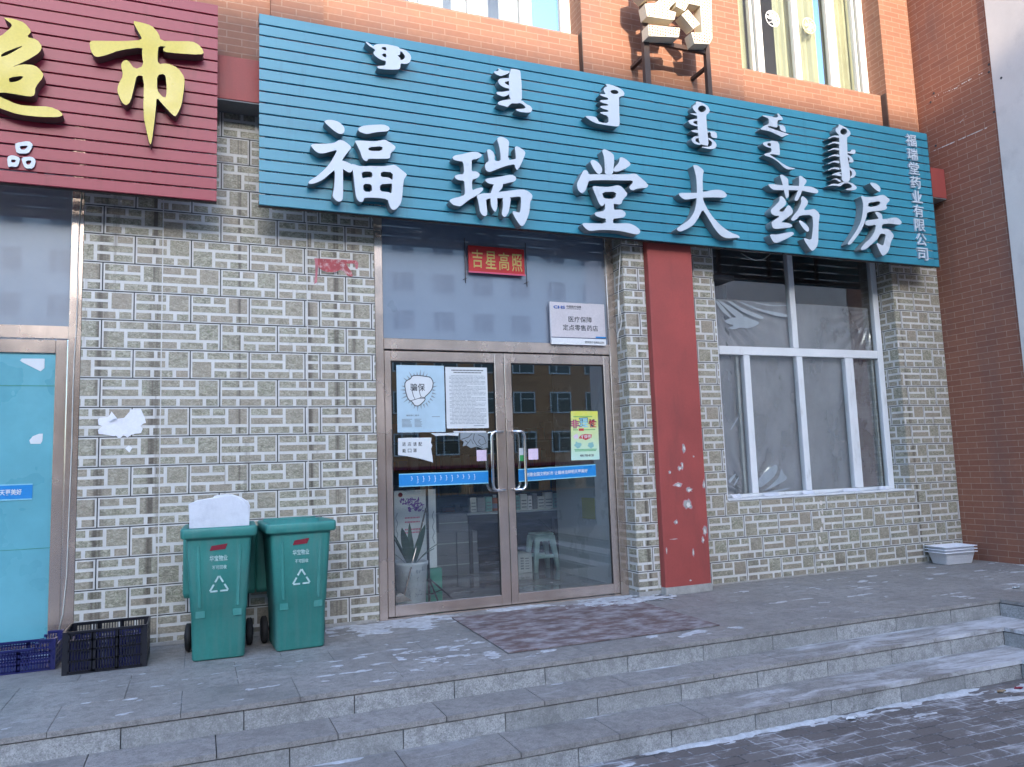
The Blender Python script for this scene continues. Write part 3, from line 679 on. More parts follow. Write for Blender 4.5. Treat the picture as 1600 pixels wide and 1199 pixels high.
for z in (.47, .87, 1.27, 1.67):
    x = 1.24
    while x < 5.1:
        wd = rr.uniform(.05, .14); h_ = rr.uniform(.1, .28); pk.box(x, x+wd, 4.28, 4.45, z, z+h_, rr.randrange(5), .5); x += wd+rr.uniform(.004, .05)
o = pk.build('packets', [M['paper'], M['mintp'], M['orangep'], M['carton'], M['blueink']], sh); o['kind'] = 'stuff'

# ================================================================= NEXT-DOOR BUILDING AT THE RIGHT
NB = thing('adjoining_building', (9.5, -.5, -.415), 'taller block at the right with red-brown brick return and white plastered wall', 'building')
mb = MB(); mb.box(8.39, 12, -.952, .4, -.415, 11); mb.build('brick_return', M['brick_side'], NB)
mb = MB(); mb.box(8.375, 12, -9, -.953, -.415, 11); mb.build('plaster_wall', M['plaster'], NB)
st = MB(); rr = random.Random(2)      # scars and screw holes left by an old sign
for (ax, ay, bx_, by_) in ((1496, 135, 1543, 110), (1459, 236, 1553, 195), (1500, 192, 1510, 181), (1458, 152, 1496, 137)):
    a, b_ = px(ax, ay, 0, 8.388), px(bx_, by_, 0, 8.388)
    for k in range(14):
        if rr.random() < .3: continue
        c = a.lerp(b_, k/14); d = a.lerp(b_, (k+rr.uniform(.4, 1.1))/14); t_ = rr.uniform(.002, .008)
        st = MB(); st.quad([(8.388, c.y, c.z-t_), (8.388, d.y, d.z-t_*.6), (8.388, d.y, d.z+t_*.6), (8.388, c.y, c.z+t_)]); st.build('mortar_scar', M['plaster'], NB)
for (a, b_) in ((1459, 146), (1454, 160), (1462, 228), (1545, 101), (1553, 175), (1545, 113)):
    c = px(a, b_, 0, 8.388); st = MB(); st.tube([(8.392, c.y, c.z), (8.386, c.y, c.z)], .014, 8); st.build('screw_hole', M['ink'], NB)
for (a, b_) in ((1564, 122),): c = px(a, b_, 0, 8.37); st = MB(); st.tube([(8.378, c.y, c.z), (8.372, c.y, c.z)], .014, 8); st.build('screw_hole', M['ink'], NB)

# ================================================================= BUILDING ACROSS THE STREET (casts the shade, seen in the glass)
OB = thing('apartment_block', (0, -44, -.415), 'ochre and cream apartment block across the street mirrored in the door glass', 'building')
M['ochre'] = dirty('ochre_render', (.52, .26, .13), .9, .15, .2, 3, .05); M['cream'] = dirty('cream_render', (.62, .60, .55), .9, .1, .2, 3, .04)
OBTOP = 19.8
def oppwall(z0, z1, mt):
    mb_ = MB(); mb_.box(-70, 80, -56, -44, z0, z1); return mb_.build('wall', mt, OB)
oppwall(-.415, 9.9, M['ochre']); oppwall(9.902, OBTOP, M['cream'])
mb = MB(); mb.box(-70, 80, -43.99, -43.2, 1.35, 1.55); mb.build('canopy', M['darkred'], OB)
mb = MB()
for k in range(-16, 24):
    mb.box(k*2.9+.2, k*2.9+2.2, -43.98, -43.95, -.3, 1.2)
mb.build('shopfront', M['ink'], OB)
M['oglass'] = dirty('dark_window_glass', (.03, .035, .04), .1, .1)
wf = MB(); wf.box(-.85, .85, -43.97, -43.90, 0, .09); wf.box(-.85, .85, -43.97, -43.90, 1.45, 1.54); wf.box(-.85, -.77, -43.97, -43.9, .09, 1.45); wf.box(.77, .85, -43.97, -43.9, .09, 1.45)
wf.box(-.3, -.22, -43.97, -43.91, .09, 1.45); wf.box(-.22, .77, -43.97, -43.915, 1.0, 1.06)
wg = MB(); wg.box(-.77, .77, -43.985, -43.95, .09, 1.45)
w0 = wf.build('window', M['pvc2'], OB, local=True); g0 = wg.build('pane', M['oglass'], w0, local=True)
for o in (w0, g0):
    for v in o.data.vertices: v.co.y += 44
first = True
for r, z in enumerate((2.25, 5.1, 7.95, 10.75, 13.4, 16.1)):
    for k in range(-4, 12):
        if first: o = w0; first = False
        else:
            o = w0.copy(); COL.objects.link(o); o.parent = OB; c = g0.copy(); COL.objects.link(c); c.parent = o
        o.location = (k*2.9+1.3, 0, z+.415)

# ================================================================= SIGN BOARDS
YS = -.36
def slatboard(root, x0, x1, z0, z1, mt, n=17):
    b = MB(); ph = (z1-z0)/n
    for k in range(n):
        a = z0+k*ph; c = a+ph
        n0 = len(b.v)
        prof = [(YS, a+.0115), (YS-.002, a+.014), (YS-.002, c-.002), (YS, c), (YS+.016, c), (YS+.016, a+.0115)]
        b.v += [(x0, y, z) for y, z in prof]+[(x1, y, z) for y, z in prof]
        L = len(prof)
        for i in range(L): b.face([n0+i, n0+L+i, n0+L+(i+1) % L, n0+(i+1) % L][::-1], 0)
        b.face([n0+i for i in range(L)], 0); b.face([n0+L+i for i in range(L)][::-1], 0)
    o = b.build('slatted_panel', mt, root)
    f = MB(); x = x0+.05
    while x < x1: f.box(x, x+.04, YS+.018, YS+.055, z0+.01, z1-.01); x += .75
    f.box(x0, x1, YS+.057, YS+.095, z0+.02, z0+.06); f.box(x0, x1, YS+.057, YS+.095, z1-.06, z1-.02); f.build('steel_frame', M['darkmetal'], root)
    e = MB(); e.box(x0, x1, YS+.018, -.242, z1-.004, z1+.003); e.build('top_flashing', mt, root)
    return o
TS = thing('pharmacy_sign', (4.2, YS, 3.395), 'wide teal slatted shop sign with raised white Chinese and Mongolian lettering', 'shop sign')
slatboard(TS, .432, 7.985, 3.395, 5.025, M['teal'])
RS = thing('supermarket_sign', (-1.4, YS, 3.39), 'maroon slatted shop sign with raised yellow brush characters', 'shop sign')
slatboard(RS, -3.4, .115, 3.39, 5.03, M['maroon'])

def char(root, name, org, shapes, mats, depth=.10, it=1, stand=.003):
    f = zm(*org); b = MB(); Y = YS-stand-depth
    for k, sh_ in enumerate(shapes):
        cs = [f(chaikin(c, it), Y) for c in (sh_ if isinstance(sh_[0], list) else [sh_])]
        b.plate(cs, Y+.0004*k, depth+(-.0004*k), 0, 1)
    o = b.build(name, mats, root); return o
WM = [M['white'], M['letterside']]; YM = [M['yellow'], M['darkside']]
char(TS, 'character', (470, 170, 6.661), [
 [(245,130),(275,117),(330,118),(390,135),(430,165),(455,200),(455,240),(435,262),(400,262),(360,240),(300,190),(255,150)],
 [(100,385),(130,365),(250,365),(340,360),(400,325),(440,330),(500,370),(530,405),(495,445),(430,530),(435,560),(440,640),(440,900),(435,950),(400,972),(365,955),(330,915),(335,880),(350,800),(358,630),(300,680),(230,740),(150,775),(90,785),(78,770),(95,745),(170,700),(250,630),(310,560),(350,490),(380,430),(330,440),(240,465),(190,465),(150,440)],
 [(420,535),(470,550),(540,585),(545,620),(530,655),(505,665),(480,655),(430,620),(400,580)],
 [(595,205),(640,178),(740,168),(860,163),(915,185),(928,210),(905,235),(830,240),(760,248),(690,265),(650,255),(605,235)],
 [[(562,335),(600,330),(680,335),(780,340),(870,320),(905,335),(985,390),(985,415),(930,470),(935,500),(920,520),(820,520),(700,520),(695,540),(680,548),(650,530),(635,500),(620,450),(590,385)],[(703,400),(852,388),(848,440),(708,440)]],
 [[(520,580),(545,575),(620,600),(740,595),(850,600),(930,590),(980,582),(1030,620),(1105,680),(1100,700),(1075,730),(1065,800),(1055,930),(1040,990),(1000,1040),(965,1055),(940,1040),(920,1000),(905,940),(780,925),(660,925),(655,955),(635,972),(605,965),(585,940),(572,900),(560,800),(550,700),(540,630)],
  [(632,655),(740,652),(748,715),(690,715),(640,725)],[(832,652),(960,662),(956,745),(940,730),(900,712),(835,712)],[(648,780),(740,785),(742,865),(655,862)],[(825,785),(930,780),(952,775),(945,885),(920,868),(825,860)]]], WM)
char(TS, 'character', (690, 200, 7.05), [
 [(118,325),(150,300),(230,290),(320,265),(390,262),(440,290),(440,315),(400,340),(330,352),(332,400),(330,480),(380,478),(420,505),(415,535),(380,560),(335,568),(335,690),(380,670),(440,655),(460,665),(455,690),(430,710),(400,740),(320,780),(260,825),(210,865),(170,860),(120,845),(88,810),(92,792),(130,775),(200,760),(250,740),(258,720),(255,650),(250,580),(190,578),(145,550),(148,525),(190,512),(250,510),(240,370),(180,365),(130,350)],
 [(500,240),(530,235),(570,265),(585,300),(585,365),(650,365),(650,300),(635,200),(610,125),(625,105),(655,95),(710,115),(745,150),(740,200),(733,355),(800,345),(820,340),(815,270),(805,215),(825,200),(870,220),(925,265),(915,310),(880,390),(850,450),(830,465),(812,440),(805,400),(720,415),(620,450),(530,490),(490,470),(475,420),(490,385),(520,370),(510,300)],
 [(475,575),(510,555),(600,545),(700,525),(770,515),(815,535),(825,565),(805,590),(740,605),(680,620),(570,625),(510,610)],
 [(575,615),(680,612),(670,660),(630,705),(610,740),(615,780),(615,880),(595,928),(570,910),(545,860),(540,790),(540,720),(560,670)],
 [(385,745),(450,720),(550,720),(640,705),(760,690),(860,678),(910,678),(960,700),(1003,740),(1000,770),(975,820),(970,920),(945,1000),(910,1070),(880,1083),(855,1060),(810,990),(780,930),(795,912),(860,938),(870,900),(878,780),(865,755),(765,765),(620,775),(490,780),(495,850),(505,940),(490,972),(460,970),(425,930),(412,850),(400,790)],
 [(670,760),(765,755),(755,850),(740,930),(715,970),(690,983),(668,960),(665,930),(680,850)]], WM)
char(TS, 'character', (890, 220, 7.493), [
 [(378,120),(400,97),(440,110),(490,140),(522,175),(520,280),(508,400),(415,400),(412,300),(405,200),(390,150)],
 [(240,245),(265,223),(310,235),(360,280),(382,330),(380,370),(350,393),(325,385),(295,350),(260,290)],
 [(585,200),(610,192),(660,215),(715,265),(710,290),(640,335),(570,362),(530,366),(508,345),(530,310),(580,255)],
 [(165,345),(190,342),(215,360),(220,395),(300,392),(420,395),(600,395),(700,392),(775,382),(830,430),(915,505),(920,535),(900,553),(830,555),(780,565),(745,583),(715,575),(698,550),(705,530),(740,500),(740,465),(600,465),(400,462),(230,465),(215,500),(190,580),(160,612),(130,612),(95,570),(85,510),(100,470),(130,410)],
 [[(265,540),(290,530),(380,540),(470,540),(560,520),(600,530),(650,580),(683,630),(620,695),(612,735),(580,748),(530,738),(410,735),(395,760),(375,765),(345,735),(310,650)],[(380,600),(552,597),(535,680),(400,680)]],
 [(412,690),(520,690),(520,800),(530,810),(600,805),(650,830),(660,865),(640,895),(580,908),(510,912),(510,970),(600,968),(690,965),(760,990),(825,1040),(830,1075),(800,1098),(740,1090),(620,1060),(480,1045),(350,1045),(240,1058),(195,1035),(150,985),(160,962),(240,965),(425,970),(428,910),(370,905),(310,880),(290,855),(310,835),(420,822)]], WM)
char(TS, 'character', (1040, 245, 8.56), [
 [(172,495),(200,482),(300,485),(415,485),(500,475),(600,450),(700,440),(770,455),(820,500),(820,530),(790,550),(680,545),(500,545),(415,555),(270,578),(220,555),(180,515)],
 [(368,120),(385,108),(430,118),(500,170),(512,200),(500,240),(495,350),(503,560),(510,600),(560,700),(640,820),(760,940),(880,1020),(960,1045),(995,1075),(985,1090),(950,1083),(860,1092),(790,1085),(730,1050),(660,970),(600,870),(540,770),(495,705),(450,800),(380,910),(290,965),(210,1000),(165,995),(145,965),(230,905),(310,850),(380,750),(410,640),(415,560),(420,420),(410,270),(385,170)]], WM)
char(TS, 'character', (1185, 260, 8.567), [
 [(128,248),(150,235),(330,255),(460,262),(600,265),(690,270),(760,290),(805,330),(795,360),(770,365),(700,352),(590,325),(400,320),(210,320),(175,300)],
 [(285,125),(310,108),(345,125),(395,165),(402,210),(405,300),(410,400),(390,430),(370,425),(350,350),(320,220)],
 [(540,140),(560,125),(600,145),(648,190),(640,220),(610,260),(590,320),(550,420),(520,465),(490,460),(480,440),(510,380),(540,300),(548,200)],
 [(285,415),(305,395),(345,425),(372,470),(375,505),(340,540),(270,600),(330,612),(365,570),(385,530),(410,520),(445,555),(465,600),(455,635),(400,680),(300,750),(380,755),(440,775),(455,795),(440,818),(340,828),(230,840),(195,825),(178,780),(180,745),(260,690),(290,665),(220,660),(180,640),(165,600),(175,570),(230,520),(280,470)],
 [(150,920),(170,910),(250,915),(340,895),(450,875),(480,895),(470,920),(380,970),(290,1010),(240,1027),(210,1020),(180,980)],
 [(575,410),(595,395),(640,430),(668,475),(660,510),(600,590),(700,580),(745,568),(790,600),(822,640),(820,680),(808,760),(805,900),(805,1000),(790,1070),(750,1120),(720,1133),(690,1105),(640,1030),(608,970),(620,960),(710,990),(725,900),(735,760),(722,650),(560,655),(510,710),(475,732),(445,725),(440,700),(480,650),(540,570),(575,490)],
 [(540,735),(560,722),(610,750),(665,800),(682,840),(675,870),(650,875),(610,840),(570,785)]], WM)
char(TS, 'character', (1300, 275, 8.883), [
 [(522,105),(545,90),(610,105),(660,145),(677,185),(665,225),(635,215),(580,170)],
 [[(400,290),(420,272),(450,290),(480,295),(560,295),(680,265),(720,262),(770,300),(803,330),(800,350),(770,375),(750,420),(770,440),(745,470),(680,482),(490,500),(482,560),(450,660),(400,770),(320,880),(260,950),(225,955),(215,940),(270,860),(340,760),(400,640),(425,520),(435,400),(420,330)],[(505,370),(675,348),(660,410),(500,437)]],
 [(595,505),(640,500),(690,530),(702,565),(697,600),(770,595),(850,578),(910,580),(965,630),(970,655),(950,678),(900,675),(800,660),(697,668),(692,740),(760,735),(800,750),(862,820),(855,850),(820,910),(800,1010),(770,1070),(710,1112),(690,1095),(650,1020),(615,935),(635,930),(710,975),(730,900),(750,810),(670,800),(640,870),(560,940),(470,1020),(415,1030),(395,1015),(450,940),(540,860),(600,760),(615,675),(510,692),(470,680),(455,665),(480,615),(630,600),(650,590),(620,550)]], WM)
# Mongolian words
char(TS, 'mongolian_word', (560, 50, 14.99), [
 [[(160,240),(190,230),(260,270),(345,350),(380,305),(430,285),(560,285),(690,295),(860,330),(930,350),(970,390),(1060,410),(1150,460),(1220,540),(1240,620),(1210,700),(1150,745),(1080,750),(985,735),(980,850),(940,880),(780,885),(600,875),(480,860),(435,825),(460,800),(600,790),(640,770),(645,680),(560,665),(470,620),(390,560),(350,500),(365,460),(400,440),(360,390),(270,345),(210,290)],
  [(535,385),(560,360),(650,355),(655,440),(600,420)],[(550,545),(580,510),(650,505),(655,605),(600,585)],[(985,445),(1050,500),(1095,570),(1080,625),(1040,650),(985,665),(975,600),(905,552),(978,540)]]], WM, .09)
char(TS, 'mongolian_word', (760, 90, 11.99), [
 [(420,205),(610,228),(637,265),(645,360),(660,460),(668,860),(430,860)],
 [(440,785),(665,800),(740,870),(830,910),(865,970),(840,1025),(760,1035),(640,1022),(550,990),(560,965),(700,962),(738,940),(700,890),(640,855),(560,842),(480,855),(420,900),(395,930),(320,905),(205,875),(240,820),(340,795)],
 [(435,250),(370,252),(300,240),(210,190),(240,245),(130,265),(170,310),(260,350),(320,335),(435,290)],
 [(435,385),(330,385),(240,400),(215,450),(250,510),(330,560),(440,585),(440,530),(380,505),(340,465),(380,445),(435,440)],
 [(440,620),(320,640),(175,650),(210,695),(320,735),(370,720),(440,680)]], WM, .09)
char(TS, 'mongolian_word', (900, 120, 11.99), [
 [[(545,140),(600,140),(700,165),(800,205),(870,250),(910,310),(900,355),(830,375),(808,390),(808,600),(820,900),(800,930),(740,935),(540,905),(400,880),(300,840),(230,790),(165,745),(200,735),(300,740),(390,765),(420,830),(460,860),(610,870),(605,740),(500,705),(450,680),(470,660),(605,660),(605,630),(500,600),(450,570),(470,545),(605,545),(600,515),(500,495),(440,460),(460,440),(600,435),(600,395),(500,370),(440,335),(470,325),(560,330),(525,280),(515,235),(540,200),(590,185)], ell(722,287,76,38,8)]], WM, .09)
char(TS, 'mongolian_word', (1060, 150, 12.62), [
 [[(350,105),(430,120),(510,155),(590,210),(622,290),(600,345),(548,365),(555,520),(575,720),(602,990),(500,970),(415,945),(385,700),(365,340),(310,290),(275,230),(300,190),(345,165)], ell(465,257,80,66)],
 [(220,345),(300,345),(375,350),(380,395),(280,368)],
 [(385,455),(300,455),(210,480),(190,505),(240,560),(320,590),(395,605),(390,575),(330,555),(290,525),(310,495),(385,490)],
 [(240,685),(320,670),(405,680),(405,735),(300,715)],
 [(415,795),(330,795),(270,830),(262,880),(300,930),(360,960),(450,968),(430,930),(370,915),(335,880),(345,840),(415,830)],
 [(590,820),(680,860),(740,920),(762,980),(730,1035),(660,1050),(540,1035),(450,1010),(500,1000),(620,1005),(670,960),(660,900),(590,855)],
 [(565,695),(750,700),(775,835),(700,830),(645,800),(640,715),(570,725)]], WM, .09)
char(TS, 'mongolian_word', (1170, 165, 10.43), [
 [(210,165),(260,160),(380,180),(440,200),(480,190),(460,130),(480,125),(560,215),(550,240),(480,235),(465,260),(470,350),(445,362),(330,330),(300,350),(400,385),(530,430),(640,460),(650,480),(600,490),(545,520),(460,475),(330,415),(210,395),(190,385),(240,335),(330,305),(325,215),(270,190)],
 [(468,320),(585,325),(610,440),(560,425),(510,395),(505,335)],
 [[(362,570),(495,590),(510,800),(490,808),(410,795),(330,795),(420,850),(540,940),(640,1000),(760,1025),(745,1038),(630,1045),(560,1000),(470,910),(360,845),(245,810),(270,780),(370,765),(370,695),(300,680),(235,640),(230,610),(270,590),(350,586)],[(358,612),(310,615),(298,640),(330,663),(362,665)]]], WM, .09)
char(TS, 'mongolian_word', (1280, 185, 9.588), [
 [[(290,85),(340,110),(400,140),(460,190),(475,240),(440,275),(415,285),(425,530),(430,620),(445,680),(460,780),(460,960),(340,950),(335,800),(310,620),(300,480),(300,250),(245,200),(245,150),(290,135)], ell(367,200,51,47)]]+
 [[(130,y+38),(210,y-5),(305,y),(308,y+38),(215,y+14),(140,y+46)] for y in (262, 355, 448, 545, 640, 738)]+
 [[(300,560),(360,535),(430,540),(490,580),(525,640),(500,665),(440,655),(465,610),(420,570),(340,550)],
  [(310,745),(370,725),(450,730),(530,770),(560,830),(520,890),(450,895),(500,850),(490,790),(430,760),(320,762)],
  [(335,960),(430,950),(520,980),(575,1040),(540,1075),(440,1080),(390,1060),(480,1045),(500,1010),(440,970),(365,975),(320,1025),(230,1000),(120,1020),(200,975),(300,985)],
  [(345,800),(260,810),(180,850),(240,850),(340,870),(340,845),(300,825),(345,820)],
  [(345,940),(250,890),(180,930),(240,905),(310,955)],
  [(420,500),(480,500),(485,465),(550,470),(545,540),(425,520)]], WM, .09)
cz = 4.972; 
for k, ch in enumerate('福瑞堂药业有限公司'):
    zt_ = cz-k*.1705; text_part('small_character', ch, 7.618+.002*k, 7.618+.002*k+.163, zt_-.148, zt_, YS-.004, M['white'], TS, .02, .012)
# supermarket characters
char(RS, 'character', (0, 0, 3.632), [
 [[(750,118),(800,128),(860,145),(900,190),(912,232),(1000,235),(1090,235),(1130,255),(1158,295),(1145,312),(1000,303),(930,295),(925,275),(945,265),(900,262),(895,300),(895,365),(950,360),(1010,385),(1048,440),(1045,500),(1030,600),(1000,660),(985,658),(930,600),(888,550),(885,620),(860,815),(850,822),(835,760),(812,650),(818,430),(775,430),(765,480),(740,580),(715,600),(690,580),(665,520),(670,480),(700,430),(685,370),(700,345),(725,340),(765,395),(815,375),(805,300),(810,268),(680,285),(590,318),(540,325),(515,290),(507,235),(540,232),(700,235),(810,228),(790,190)],[(892,425),(935,420),(945,460),(945,555),(920,550),(890,510)]]], YM)
char(RS, 'character', (0, 0, 3.632), [
 [[(20,100),(80,108),(140,130),(180,180),(150,210),(210,225),(240,265),(225,300),(150,345),(60,385),(120,365),(200,370),(245,415),(245,440),(200,495),(198,540),(170,550),(60,530),(10,525),(-60,535),(-80,400),(-60,340),(-30,300),(-90,290),(-90,230),(0,210),(60,160),(70,140),(30,110)],[(5,325),(50,310),(140,258),(90,272),(10,305)],[(50,440),(140,430),(110,460),(52,470)]],
 [(0,550),(100,595),(180,603),(280,605),(340,630),(360,655),(330,665),(230,665),(100,650),(0,615),(-160,540),(-260,600),(-300,570),(-200,470),(-150,480)],
 [(-330,200),(-140,170),(-120,210),(-200,225),(-200,300),(-130,300),(-130,345),(-190,350),(-190,480),(-240,490),(-240,350),(-330,360),(-330,310),(-240,300),(-240,230),(-330,240)]], YM)
char(RS, 'small_character', (0, 0, 3.632), [
 [[(88,812),(165,800),(188,822),(178,845),(160,872),(95,872),(85,830)],[(112,830),(162,826),(142,850),(118,850)]],
 [[(40,890),(70,880),(115,895),(108,925),(98,948),(60,945),(45,950)],[(62,905),(92,907),(85,924),(64,922)]],
 [[(122,895),(180,888),(205,910),(190,958),(140,955),(125,915)],[(145,912),(180,910),(170,935),(150,935)]]], [M['white'], M['letterside']], .02)

# ---- old lamp-studded character standing above the teal sign
NS = thing('lamp_character_sign', (4.55, -.3, 5.02), 'old bulb-studded metal character on a rusty post frame above the teal sign', 'sign')
f = MB()
for (a, b_) in ((4.135, 4.20), (4.895, 4.945)): f.box(a, b_, -.33, -.28, 5.0, 7.6)
f.box(4.20, 4.895, -.32, -.285, 5.50, 5.545); f.box(4.20, 4.895, -.32, -.285, 6.6, 6.65)
for z in (5.35, 6.8): f.box(4.15, 4.19, -.285, -.03, z, z+.03); f.box(4.9, 4.94, -.285, -.03, z, z+.03)
f.build('post_frame', M['darkmetal'], NS)
fN = zm(970, 0, 7.994); YN = -.44
shp = [[(300,50),(430,40),(560,-60),(700,-60),(690,20),(610,100),(600,130),(690,155),(670,248),(590,243),(330,205)], [(340,310),(740,350),(725,468),(350,452)],
       [(700,-60),(1130,-60),(1145,480),(1110,552),(920,545),(880,405),(1015,410),(995,75),(850,45),(800,140),(690,80)], [(760,185),(840,120),(990,300),(905,360)],
       [(200,-300),(400,-360),(560,-200),(560,-80),(400,-60),(300,0),(200,-100)], [(640,-420),(1130,-480),(1130,-120),(900,-110),(760,-200)]]
b = MB(); bl = MB()
for k, c in enumerate(shp):
    P_ = fN(c, YN); b.plate([P_], YN+.0005*k, .12)
    xs = [p[0] for p in P_]; zs = [p[1] for p in P_]
    def inside(x, z):
        r = False
        for i in range(len(P_)):
            a_, b2 = P_[i], P_[i-1]
            if (a_[1] > z) != (b2[1] > z) and x < (b2[0]-a_[0])*(z-a_[1])/(b2[1]-a_[1])+a_[0]: r = not r
        return r
    x = min(xs)+.015
    while x < max(xs):
        z = min(zs)+.015
        while z < max(zs):
            if inside(x, z) and inside(x+.012, z) and inside(x-.012, z) and inside(x, z+.012) and inside(x, z-.012): bl.tube([(x, YN, z), (x, YN-.010, z)], .0055, 6)
            z += .031
        x += .031
b.build('character', M['bulbface'], NS); o = bl.build('bulb', M['oakp'], NS); o['kind'] = 'stuff'

# ================================================================= PLAQUES, POSTERS, PAPERS
def panel(x0, x1, z0, z1, Y, t=.0015, j=None):
    mb_ = MB(); mb_.box(x0, x1, Y, Y+t, z0, z1); return mb_
# red New Year plaque (hangs in front of the transom)
RP = thing('red_plaque', (2.595, .0, 3.07), 'red plaque with four gold brush characters above the glass doors', 'plaque')
b = MB(); b.cbox(2.312, 2.876, .0, .02, 3.072, 3.326, .004); b.build('board', M['redplate'], RP)
b = MB(); b.box(2.306, 2.88, -.006, -.0005, 3.064, 3.078); b.build('lower_edge', M['pinkink'], RP)
for k, ch in enumerate('吉星高照'): text_part('gold_character', ch, 2.345+k*.133, 2.345+k*.133+.105, 3.115-.004*k, 3.285-.004*k, -.001, M['gold'], RP, .004, .006)
b = MB(); 
for x in (2.285, 2.905): b.tube([(x, .03, 3.40), (x+.004, .035, 2.97)], .0035, 5); b.tube([(x-.025, .03, 3.0), (x+.02, .03, 3.02)], .003, 5)
b.build('wire_bracket', M['darkmetal'], RP)
# insurance plaque
PP = thing('insurance_plaque', (3.42, -.01, 2.41), 'silver notice plate with black Chinese text at the corner of the transom', 'plaque')
b = MB(); b.cbox(3.12, 3.715, -.012, .018, 2.412, 2.828, .004); b.build('plate', M['silver'], PP)
b = MB(); b.box(3.122, 3.713, -.0145, -.0125, 2.478, 2.484); b.build('navy_line', M['navy'], PP)
b = MB(); b.box(3.122, 3.713, -.0140, -.0125, 2.414, 2.4765); b.box(3.6, 3.713, -.0146, -.0141, 2.486, 2.50, 1); b.build('pale_footer', [M['whiteink'], M['bluestrip']], PP)
text_part('emblem', 'CHS', 3.156, 3.28, 2.762, 2.792, -.0125, M['blueink'], PP, .002, .03)
text_part('small_text', '中国医疗保障', 3.296, 3.455, 2.776, 2.80, -.0125, M['ink'], PP, .001, .01)
text_part('small_text', 'CHINA HEALTHCARE SECURITY', 3.296, 3.455, 2.762, 2.771, -.0125, M['ink'], PP, .001)
text_part('large_text', '医疗保障', 3.312, 3.568, 2.635, 2.692, -.0125, M['ink'], PP, .001, .004)
text_part('large_text', '定点零售药店', 3.247, 3.63, 2.552, 2.610, -.0125, M['ink'], PP, .001, .004)
text_part('small_text', '国家医疗保障局监制', 3.48, 3.69, 2.43, 2.452, -.0145, M['ink'], PP, .001)
YG = .0465    # front of the door glass
# fist poster
FP = thing('fist_poster', (1.84, YG, 1.59), 'pale blue poster with a punching fist on the left glass door', 'poster')
b = panel(1.62, 2.06, 1.592, 2.192, YG-.002); b.build('sheet', M['paperblue'], FP)
U = zm(600, 540, 5.45); Yp = YG-.003
b = MB()
ctr = U([(295,380)], Yp)[0]; rr = random.Random(1)
for k in range(30):
    a = 2*math.pi*k/30; r0 = .118; r1 = .155+rr.uniform(-.01, .02)
    p0 = (ctr[0]+.004+r0*math.cos(a-.07)*1.05, ctr[1]+r0*math.sin(a-.07)*1.12); p1 = (ctr[0]+.004+r0*math.cos(a+.07)*1.05, ctr[1]+r0*math.sin(a+.07)*1.12); p2 = (ctr[0]+.004+r1*math.cos(a)*1.05, ctr[1]+r1*math.sin(a)*1.12)
    b.plate([[p0, p1, p2]], Yp, .0005)
b.build('burst', M['greyink'], FP)
fo = [(190,300),(225,285),(240,258),(290,255),(340,262),(395,270),(420,310),(412,370),(380,410),(345,440),(352,465),(300,515),(262,515),(240,480),(205,460),(185,400),(175,330)]
b = MB(); b.plate([U(chaikin(fo), Yp)], Yp-.0006, .0004); b.build('fist', M['paper'], FP)
b = MB(); q_ = U(chaikin(fo), Yp); b.ribbon(q_+[q_[0], q_[1]], .008, Yp-.0012)
for ln in ([(240,390),(250,430),(265,460),(300,450),(318,440)], [(265,460),(232,470)], [(300,385),(308,420),(318,440),(350,445)], [(300,450),(345,450)]): b.ribbon(U(ln, Yp), .006, Yp-.0013)
b.build('fist_outline', M['ink'], FP)
text_part('poster_text', '骗保', 1.742, 1.877, 1.960, 2.028, Yp-.0014, M['ink'], FP, .0006, .012)
text_part('poster_text', '骗取医保基金', 1.70, 1.82, 1.735, 1.75, Yp-.0002, M['greyink'], FP, .0006, .02)
b = MB()
for j in range(7): 
    for (a, c) in ((1.66, 1.755), (1.775, 1.845)): b.box(a, c-rr.uniform(0, .02), Yp-.0005, Yp, 1.640+j*.011, 1.645+j*.011)
b.box(1.935, 2.01, Yp-.0005, Yp, 1.727, 1.733); b.build('small_print', M['greyink'], FP)
# notice sheet
NP = thing('notice_sheet', (2.27, YG, 1.62), 'white printed notice sheet beside the fist poster on the left glass door', 'notice')
b = panel(2.072, 2.475, 1.622, 2.182, YG-.002); b.build('sheet', M['paper'], NP)
b = MB()
for z, a, c, h_ in ((2.148, 2.13, 2.43, .010), (2.128, 2.15, 2.41, .009)):
    x = a
    while x < c: b.box(x, x+.010, Yp-.0005, Yp, z, z+h_); x += .0135
b.build('heading', M['ink'], NP)
b = MB(); z = 2.10; k = 0
while z > 1.66:
    x = 2.105 if k % 3 else 2.125; e = 2.45 if k % 4 != 3 else rr.uniform(2.25, 2.42)
    while x < e:
        wd = rr.uniform(.006, .05); b.box(x, min(x+wd, 2.455), Yp-.0005, Yp, z, z+.0045); x += wd+.006
    z -= .0125; k += 1
b.box(2.33, 2.43, Yp-.0005, Yp, 1.642, 1.648); b.build('body_print', M['greyink'], NP)
# mask reminder, lower corner curled
MP = thing('mask_notice', (1.78, YG, 1.33), 'torn white note asking for masks below the fist poster', 'notice')
b = MB(); P_ = U([(120,790),(200,786),(405,785),(400,830),(412,850),(402,880),(410,930),(418,997),(380,985),(300,965),(200,945),(120,935)], YG-.002); b.plate([P_], YG-.002, .0012); b.build('sheet', M['paper'], MP)
b = MB(); P_ = U([(125,930),(200,942),(300,962),(417,996),(340,940),(250,925)], YG-.012); b.plate([P_], YG-.012, .003); b.build('curled_corner', M['paper'], MP)
for k, ch in enumerate('进店请配'): text_part('note_text', ch, 1.660+k*.049, 1.692+k*.049, 1.473-.001*k, 1.508-.001*k, YG-.0022, M['ink'], MP, .0006, .01)
for k, ch in enumerate('戴口罩'): text_part('note_text', ch, 1.660+k*.049, 1.692+k*.049, 1.415, 1.448, YG-.0022, M['ink'], MP, .0006, .01)
